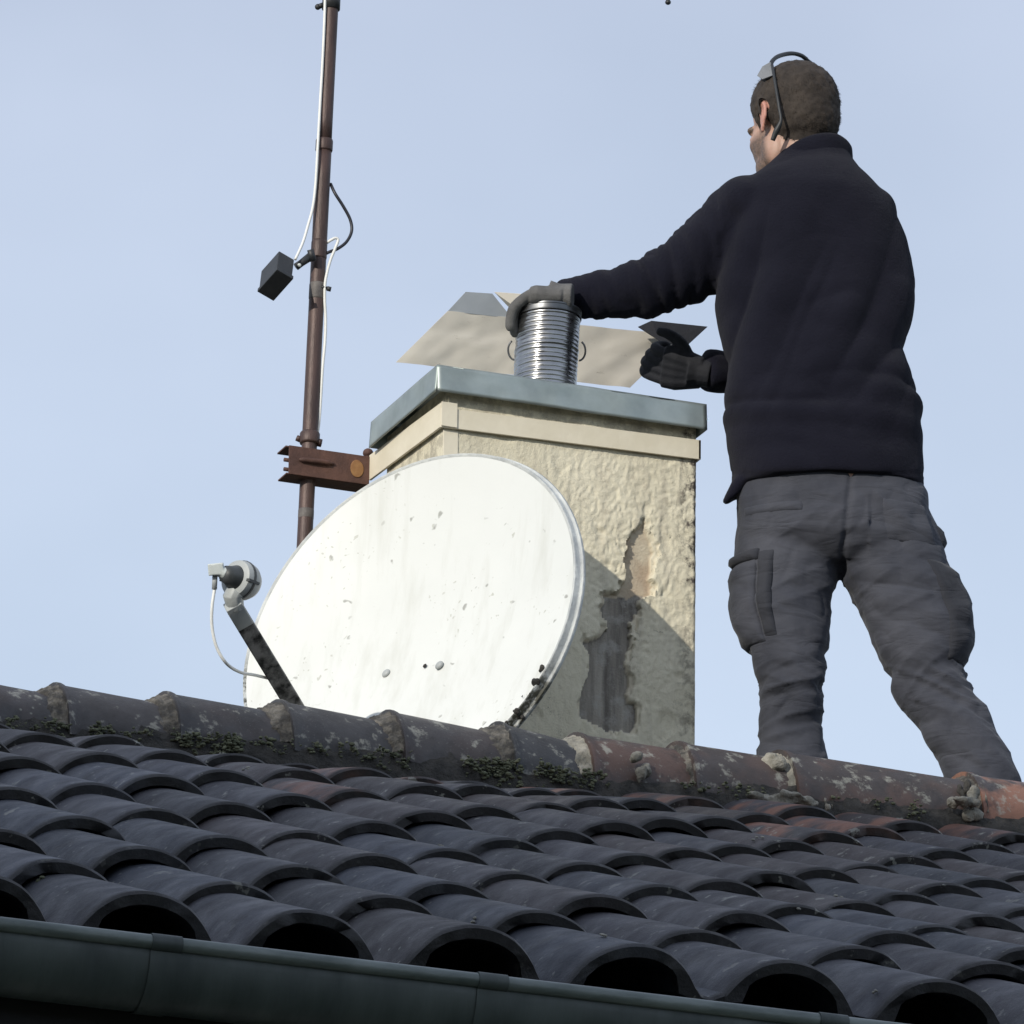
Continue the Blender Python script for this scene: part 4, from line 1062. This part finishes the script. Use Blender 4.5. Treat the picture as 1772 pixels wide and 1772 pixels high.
def crease(x, y, z): return min(.55, abs(noise.noise((x, y, z))) ** .75 * 1.5 - .5)
jo = np.zeros(len(jv))
e0 = mp_(1262, 410); 
for i, p in enumerate(jv):
    u, w_, v = loc(p); q = pix(p)
    if q[0] < 1245 and q[1] < 575:       # sleeve
        el = 1 - min(1, abs(q[0] - 1140) / 130)
        k = (.0045 + .011 * el)
        jo[i] = k * crease(u * 24 + w_ * 7, w_ * 6, v * 8) + .003 * crease(u * 52 + w_ * 18, w_ * 9, v * 9)
    else:
        a = (u + .0) * .9 - (w_) * .42; b = u * .42 + w_ * .9
        back = math.exp(-((q[1] - 530) / 170) ** 2)
        jo[i] = .020 * back * crease(a * 11, b * 2.4, v * 2 + 3) + .006 * crease(a * 5 + 3, b * 5, v * 5)
        low = math.exp(-((q[1] - 690) / 60) ** 2)
        jo[i] += .014 * low * crease(u * 2.5, w_ * 17 + u * 2, 4.0)
        jo[i] += .003 * crease(u * 9, w_ * 13, v * 9 + 2) * (1 if q[1] > 480 else .4)
        if 812 < q[1] < 828 and u > -.2: jo[i] -= .003 * math.exp(-((q[1] - 820) / 4) ** 2)
jv2 = jv + jn * jo[:, None]
jacket = from_np(jv2, jf, 'fleece_jacket', M['fleece'], person)
# stand collar, tilted with the neck
cl_ = MB(); R_ = []
cc = mp_(1408, 287, .035)
for a in np.linspace(0, 2 * math.pi, 49):
    ca_, sa_ = math.cos(a), math.sin(a)
    base = cc + RH * .078 * ca_ + HZ * .074 * sa_ + V(0, 0, .020 * ca_ - .026 * sa_)
    od = RH * ca_ + HZ * sa_
    wv = .004 * noise.noise((ca_ * 2, sa_ * 2, 3))
    R_.append([base + od * (x + wv) + V(0, 0, z) for x, z in ((.006, -.036), (.008, -.022), (.0095, -.004), (.0085, .012), (.004, .019), (-.002, .018), (-.004, .010), (-.004, -.01), (-.004, -.034))])
cl_.rings(R_, cap=False)
cl_.build('collar', M['fleece'], jacket)

# trousers
tr = MB(); tr.rings([ring_h(*r, n=44) for r in smooth_rows(PEL, 16)])
for LG in (LLEG, RLEG): tr.rings([ring_h(*r, n=36, exp=2.1) for r in smooth_rows(LG, 46)])
tv, tn, tf = remesh(tr, .005, 4)
def fold(x, y, z): return .42 - min(.9, abs(noise.noise((x, y, z))) ** .65 * 1.5)      # thin raised folds
to = np.zeros(len(tv))
for i, p in enumerate(tv):
    u, w_, v = loc(p); q = pix(p)
    right = q[0] > 1450 + max(0, (q[1] - 1000) * .35)
    sl = .55 if right else -.25
    ww = w_ + sl * u
    low = min(1, max(0, (q[1] - 1110) / 60)); knee = math.exp(-((q[1] - 1170) / 55) ** 2)
    thigh = math.exp(-((q[1] - 1030) / 70) ** 2); seat = math.exp(-((q[1] - 900) / 50) ** 2)
    wob = .35 * noise.noise((u * 6, w_ * 3, v * 5))
    d2 = w_ - sl * u * 1.4
    to[i] = (.006 + .006 * knee) * low * crease(ww * 19 + wob, u * 4, v * 4)
    to[i] += (.006 + .006 * knee) * low * fold(ww * 27 + wob * 2, u * 3.5, v * 3 + 4) * (.4 + noise.noise((u * 9, w_ * 7, 2)) + .3)
    to[i] += .006 * knee * fold(d2 * 24 + wob * 2, u * 4, v * 3 + 9)
    to[i] += (.007 * thigh) * crease((w_ + .35 * u) * 13 + wob, u * 4, v * 4 + 2) + .006 * thigh * fold((w_ - .5 * u) * 17 + wob, u * 3, v * 3 + 6)
    to[i] += .006 * seat * fold((w_ + (-.7 if u < .1 else .8) * u) * 13 + wob, u * 3, v * 2 + 1) + .008 * seat * crease((w_ + (.5 if u < .1 else -.6) * u) * 9 + wob, u * 5, v * 3 + 5)
    to[i] += .0045 * crease(u * 14, w_ * 16, v * 14)
    d = (q[0] - 1465 + (q[1] - 900) * .1)
    if q[1] < 1000: to[i] -= .005 * math.exp(-(d / 5) ** 2)                    # seat seam
tv2 = tv + tn * (to * 1.12)[:, None]
trous = from_np(tv2, tf, 'work_trousers', M['trouser'], person)
from mathutils.bvhtree import BVHTree
TBV = BVHTree.FromPolygons([tuple(p) for p in tv2], tf)
def patch(name, LG, y0, y1, a0, a1, off, mat, par, thick=.006, lab=None, bulge=0.0, n=18, m=16):
    mb = MB(); R_ = []
    ys = np.linspace(y0, y1, m)
    for yi, y in enumerate(ys):
        r = interp_rows(LG, y); s = math.sin(math.pi * yi / (m - 1)) ** .5
        base = ring_h(y, *r, n=n, exp=2.1, a0=math.radians(a0), a1=math.radians(a1), off=off, endp=True)
        c = mp_((r[0] + r[1]) / 2, y, r[2]); o = []
        for k, p in enumerate(base):
            d = (p - c); d[2] = 0; d /= np.linalg.norm(d); t = math.sin(math.pi * k / (n - 1)) ** .5
            hit = TBV.ray_cast(Vector(p + d * .12), Vector(-d))
            if hit[0] is not None and (hit[3] < .2): p = np.array(hit[0])
            e_ = min(1, yi / 2, (m - 1 - yi) / 2, k / 2, (n - 1 - k) / 2)
            o.append(p + d * (-.003 + (.003 + off) * e_ + (bulge + .006 * noise.noise(tuple(p * 22))) * s * t))
        R_.append(o)
    mb.rings(R_, cap=False, closed=False)
    o = mb.build(name, mat, par); sl = o.modifiers.new('t', 'SOLIDIFY'); sl.thickness = thick; sl.offset = 0
    return o
patch('cargo_pocket', LLEG, 985, 1128, 152, 236, .005, M['trouser'], trous, .002, bulge=.006, n=26, m=26)
patch('pocket_panel', LLEG, 972, 1122, 236, 256, .004, M['trouser_dark'], trous, .002, bulge=.002, n=10, m=24)
patch('pocket_flap', LLEG, 968, 990, 176, 238, .009, M['trouser_dark'], trous, .003, bulge=.006, n=16, m=7)
patch('cargo_pocket', RLEG, 985, 1158, -58, 24, .005, M['trouser_dark'], trous, .002, bulge=.005, n=26, m=26)
patch('pocket_flap', PEL, 896, 914, 205, 250, .004, M['trouser'], trous, .002, n=18, m=7)
patch('hip_pocket', PEL, 888, 960, 296, 334, .003, M['trouser'], trous, .002, n=18, m=14)
patch('tool_loop', PEL, 915, 950, -16, 8, .008, M['trouser_dark'], trous, .004, n=8, m=8)

# gloves with five fingers each
def hand(W, d, n, s, curl, spread=.020, size=1.0, thumb=(-1, .5, .6, .4), pal=.088, fat=1.0):
    d = d / np.linalg.norm(d); n = n - d * (n @ d); n /= np.linalg.norm(n); s = np.cross(n, d) * (1 if np.cross(n, d) @ s > 0 else -1)
    mb = MB()
    mb.tube([W - d * .03, W, W + d * .02], [.031, .030, .033 * fat ** .5], 14)
    for k in range(4):
        o_ = (k - 1.5) * spread
        mb.tube([W - d * .005 + s * o_ * .5, W + d * .05 + s * o_ * .9, W + d * pal + s * o_], [.017 * fat, .0185 * fat, .0150 * fat], 12)
    L_ = ((.041, .027, .021), (.046, .030, .023), (.042, .028, .022), (.033, .021, .018))
    for k in range(4):
        p = W + d * pal + s * (k - 1.5) * spread; a = 0; ch = [p - d * .02, p]
        for g_, l_ in enumerate(L_[k]):
            a += math.radians(curl[g_] + 5 * (k - 1.5)); p = p + (d * math.cos(a) - n * math.sin(a)) * l_ * size; ch.append(p)
        mb.tube(spline(ch, 3), list(np.linspace(.0122, .0098, 3 * (len(ch) - 1) + 1) * fat ** .5), 10); mb.ell(ch[-1], [d * .0098, n * .0098, s * .0098], 6)
    sg, td, ts, tn_ = thumb
    b_ = W + d * .022 + s * sg * .022; t1 = b_ + (d * td + s * sg * ts - n * tn_) * .045; t2 = t1 + (d * (td + .4) + s * sg * (ts - .35) - n * (tn_ + .1)) * .034; t3 = t2 + (d * (td + .5) - n * (tn_ + .2)) * .020
    mb.tube(spline([W + d * .01, b_, t1, t2, t3], 3), list(np.linspace(.018, .0105, 13)), 10); mb.ell(t3, [d * .0105, n * .0105, s * .0105], 6)
    return remesh(mb, .003, 2)
# left hand rests on the rim of the flue, fingers curled down over it
lW = at_y(968, 514, FY - .045)
v_, n_, f_ = hand(lW, -RH * .95 + V(0, 0, .05) + HZ * .12, V(0, 0, 1) - RH * .05 - HZ * .25, HZ, (46, 40, 24), size=1.0, pal=.062, thumb=(1, .5, .5, .7), fat=1.25)
gl = from_np(v_, f_, 'glove', M['glove'], person)
rW = mp_(1208, 644, .19)
v_, n_, f_ = hand(rW, -RH * .93 + V(0, 0, .20) + HZ * .1, -HZ * .75 - V(0, 0, .6), V(0, 0, 1), (34, 52, 36), spread=.020, size=1.05, pal=.080, thumb=(1, .55, .75, .2), fat=1.3)
gr2 = from_np(v_, f_, 'glove', M['shade_black'], person)
# boots standing on the far slope
for fp, tv_, yaw in ((fL, LLEG, .2), (fR, RLEG, -.5)):
    bt = MB(); fd = HZ * math.cos(yaw) - RH * math.sin(yaw); sl_ = fd[1] * -math.tan(AL); fdd = fd + V(0, 0, sl_); fdd /= np.linalg.norm(fdd)
    r = tv_[-1]; an = mp_((r[1] + r[2]) / 2, r[0], r[3]); base = fp + V(0, 0, .005)
    bt.tube([an + V(0, 0, .03), an * .5 + (base + V(0, 0, .06)) * .5, base + V(0, 0, .05)], [.058, .055, .05], 14)
    for k in range(7): t = k / 6; bt.ell(base - fdd * .07 + fdd * .25 * t + V(0, 0, .045 - .012 * t), [fd * .045, np.cross(fd, V(0, 0, 1)) * (.044 - .008 * abs(t - .6)), V(0, 0, .045 - .012 * t)], 8)
    v_, n_, f_ = remesh(bt, .006, 2); from_np(v_, f_, 'boot', M['boot'], person)

# safety glasses pushed up on the head
gs = empty('safety_glasses', hp(.05, 0, .10), 'black framed safety glasses with grey lens pushed up on top of his head', 'glasses')
mb = MB(); mb.tube(spline([mp_(1337, 130, .0), mp_(1334, 112, .01), mp_(1341, 101, .03), mp_(1354, 95, .06), mp_(1371, 92.5, .09), mp_(1386, 96, .115), mp_(1396, 103, .13)], 6), .0050, 8); fr__ = mb.build('frame', M['black_plastic'], gs)
mb = MB(); mb.tube(spline([mp_(1336, 112, -.008), mp_(1340, 135, -.036), mp_(1345, 165, -.052), mp_(1349, 190, -.058), mp_(1351.5, 206, -.060), mp_(1349, 216, -.058), mp_(1343, 228, -.052), mp_(1337, 243, -.046)], 6), [.0034] * 24 + list(np.linspace(.0034, .0070, 12)) + list(np.linspace(.0070, .0055, 7)), 8); mb.build('temple_arm', M['black_plastic'], gs)
mb = MB(); mb.tube(spline([mp_(1396, 103, .13), mp_(1410, 118, .16), mp_(1420, 160, .17), mp_(1420, 200, .16)], 6), .0042, 8); mb.build('temple_arm', M['black_plastic'], gs)
mb = MB(); mb.add([mp_(1334, 108, .0), mp_(1338, 131, -.026), mp_(1320, 138, -.012), mp_(1311, 132, .012), mp_(1320, 116, .015)], [(0, 1, 2, 3, 4)])
o = mb.build('lens', M['lens'], gs, smooth=False); s2 = o.modifiers.new('t', 'SOLIDIFY'); s2.thickness = .002
mb = MB(); mb.add([mp_(1342, 102, .03), mp_(1354, 97, .06), mp_(1371, 94, .09), mp_(1386, 97.5, .115), mp_(1390, 106, .12), mp_(1366, 106, .085), mp_(1345, 111, .035)], [(0, 1, 2, 3, 4, 5, 6)])

# ------------------------------------------------------------------ tall house block added out of frame to cast shade on this roof
t_s = 16.0
edge = V(0, 4.12, roof_z(4.12) - .02) + SUN / 1.0 * t_s
nx0, nx1 = edge[0] - 5.5, edge[0] + 4.5
shade_block = empty('added_shade_block', ((nx0 + nx1) / 2, edge[1] - 5, GZ), 'tall flat-roofed house block added out of view to shade the tiled roof', 'house')
b_ = MB(); b_.box((nx0, edge[1] - 9, GZ), (nx1, edge[1] - .12, edge[2] - .25)); b_.build('wall', M['shade_block_wall'], shade_block, smooth=False)
b_ = MB(); b_.box((nx0 - .12, edge[1] - 9.12, edge[2] - .25), (nx1 + .12, edge[1], edge[2])); b_.build('roof', M['fascia'], shade_block, smooth=False)
for iz in range(3):
    for iy in range(3):
        zz = GZ + 1.0 + iz * 3.2
        if zz + 1.4 > edge[2] - .4: continue
        yy = edge[1] - 8 + iy * 2.9
        b_ = MB(); b_.box((nx1 - .02, yy, zz), (nx1 + .03, yy + 1.0, zz + 1.35)); wf = b_.build('added_block_window', M['strap'], shade_block, smooth=False)
        b_ = MB(); b_.box((nx1 + .031, yy + .07, zz + .07), (nx1 + .036, yy + .93, zz + 1.28)); b_.build('added_block_pane', M['glass'], wf, smooth=False)
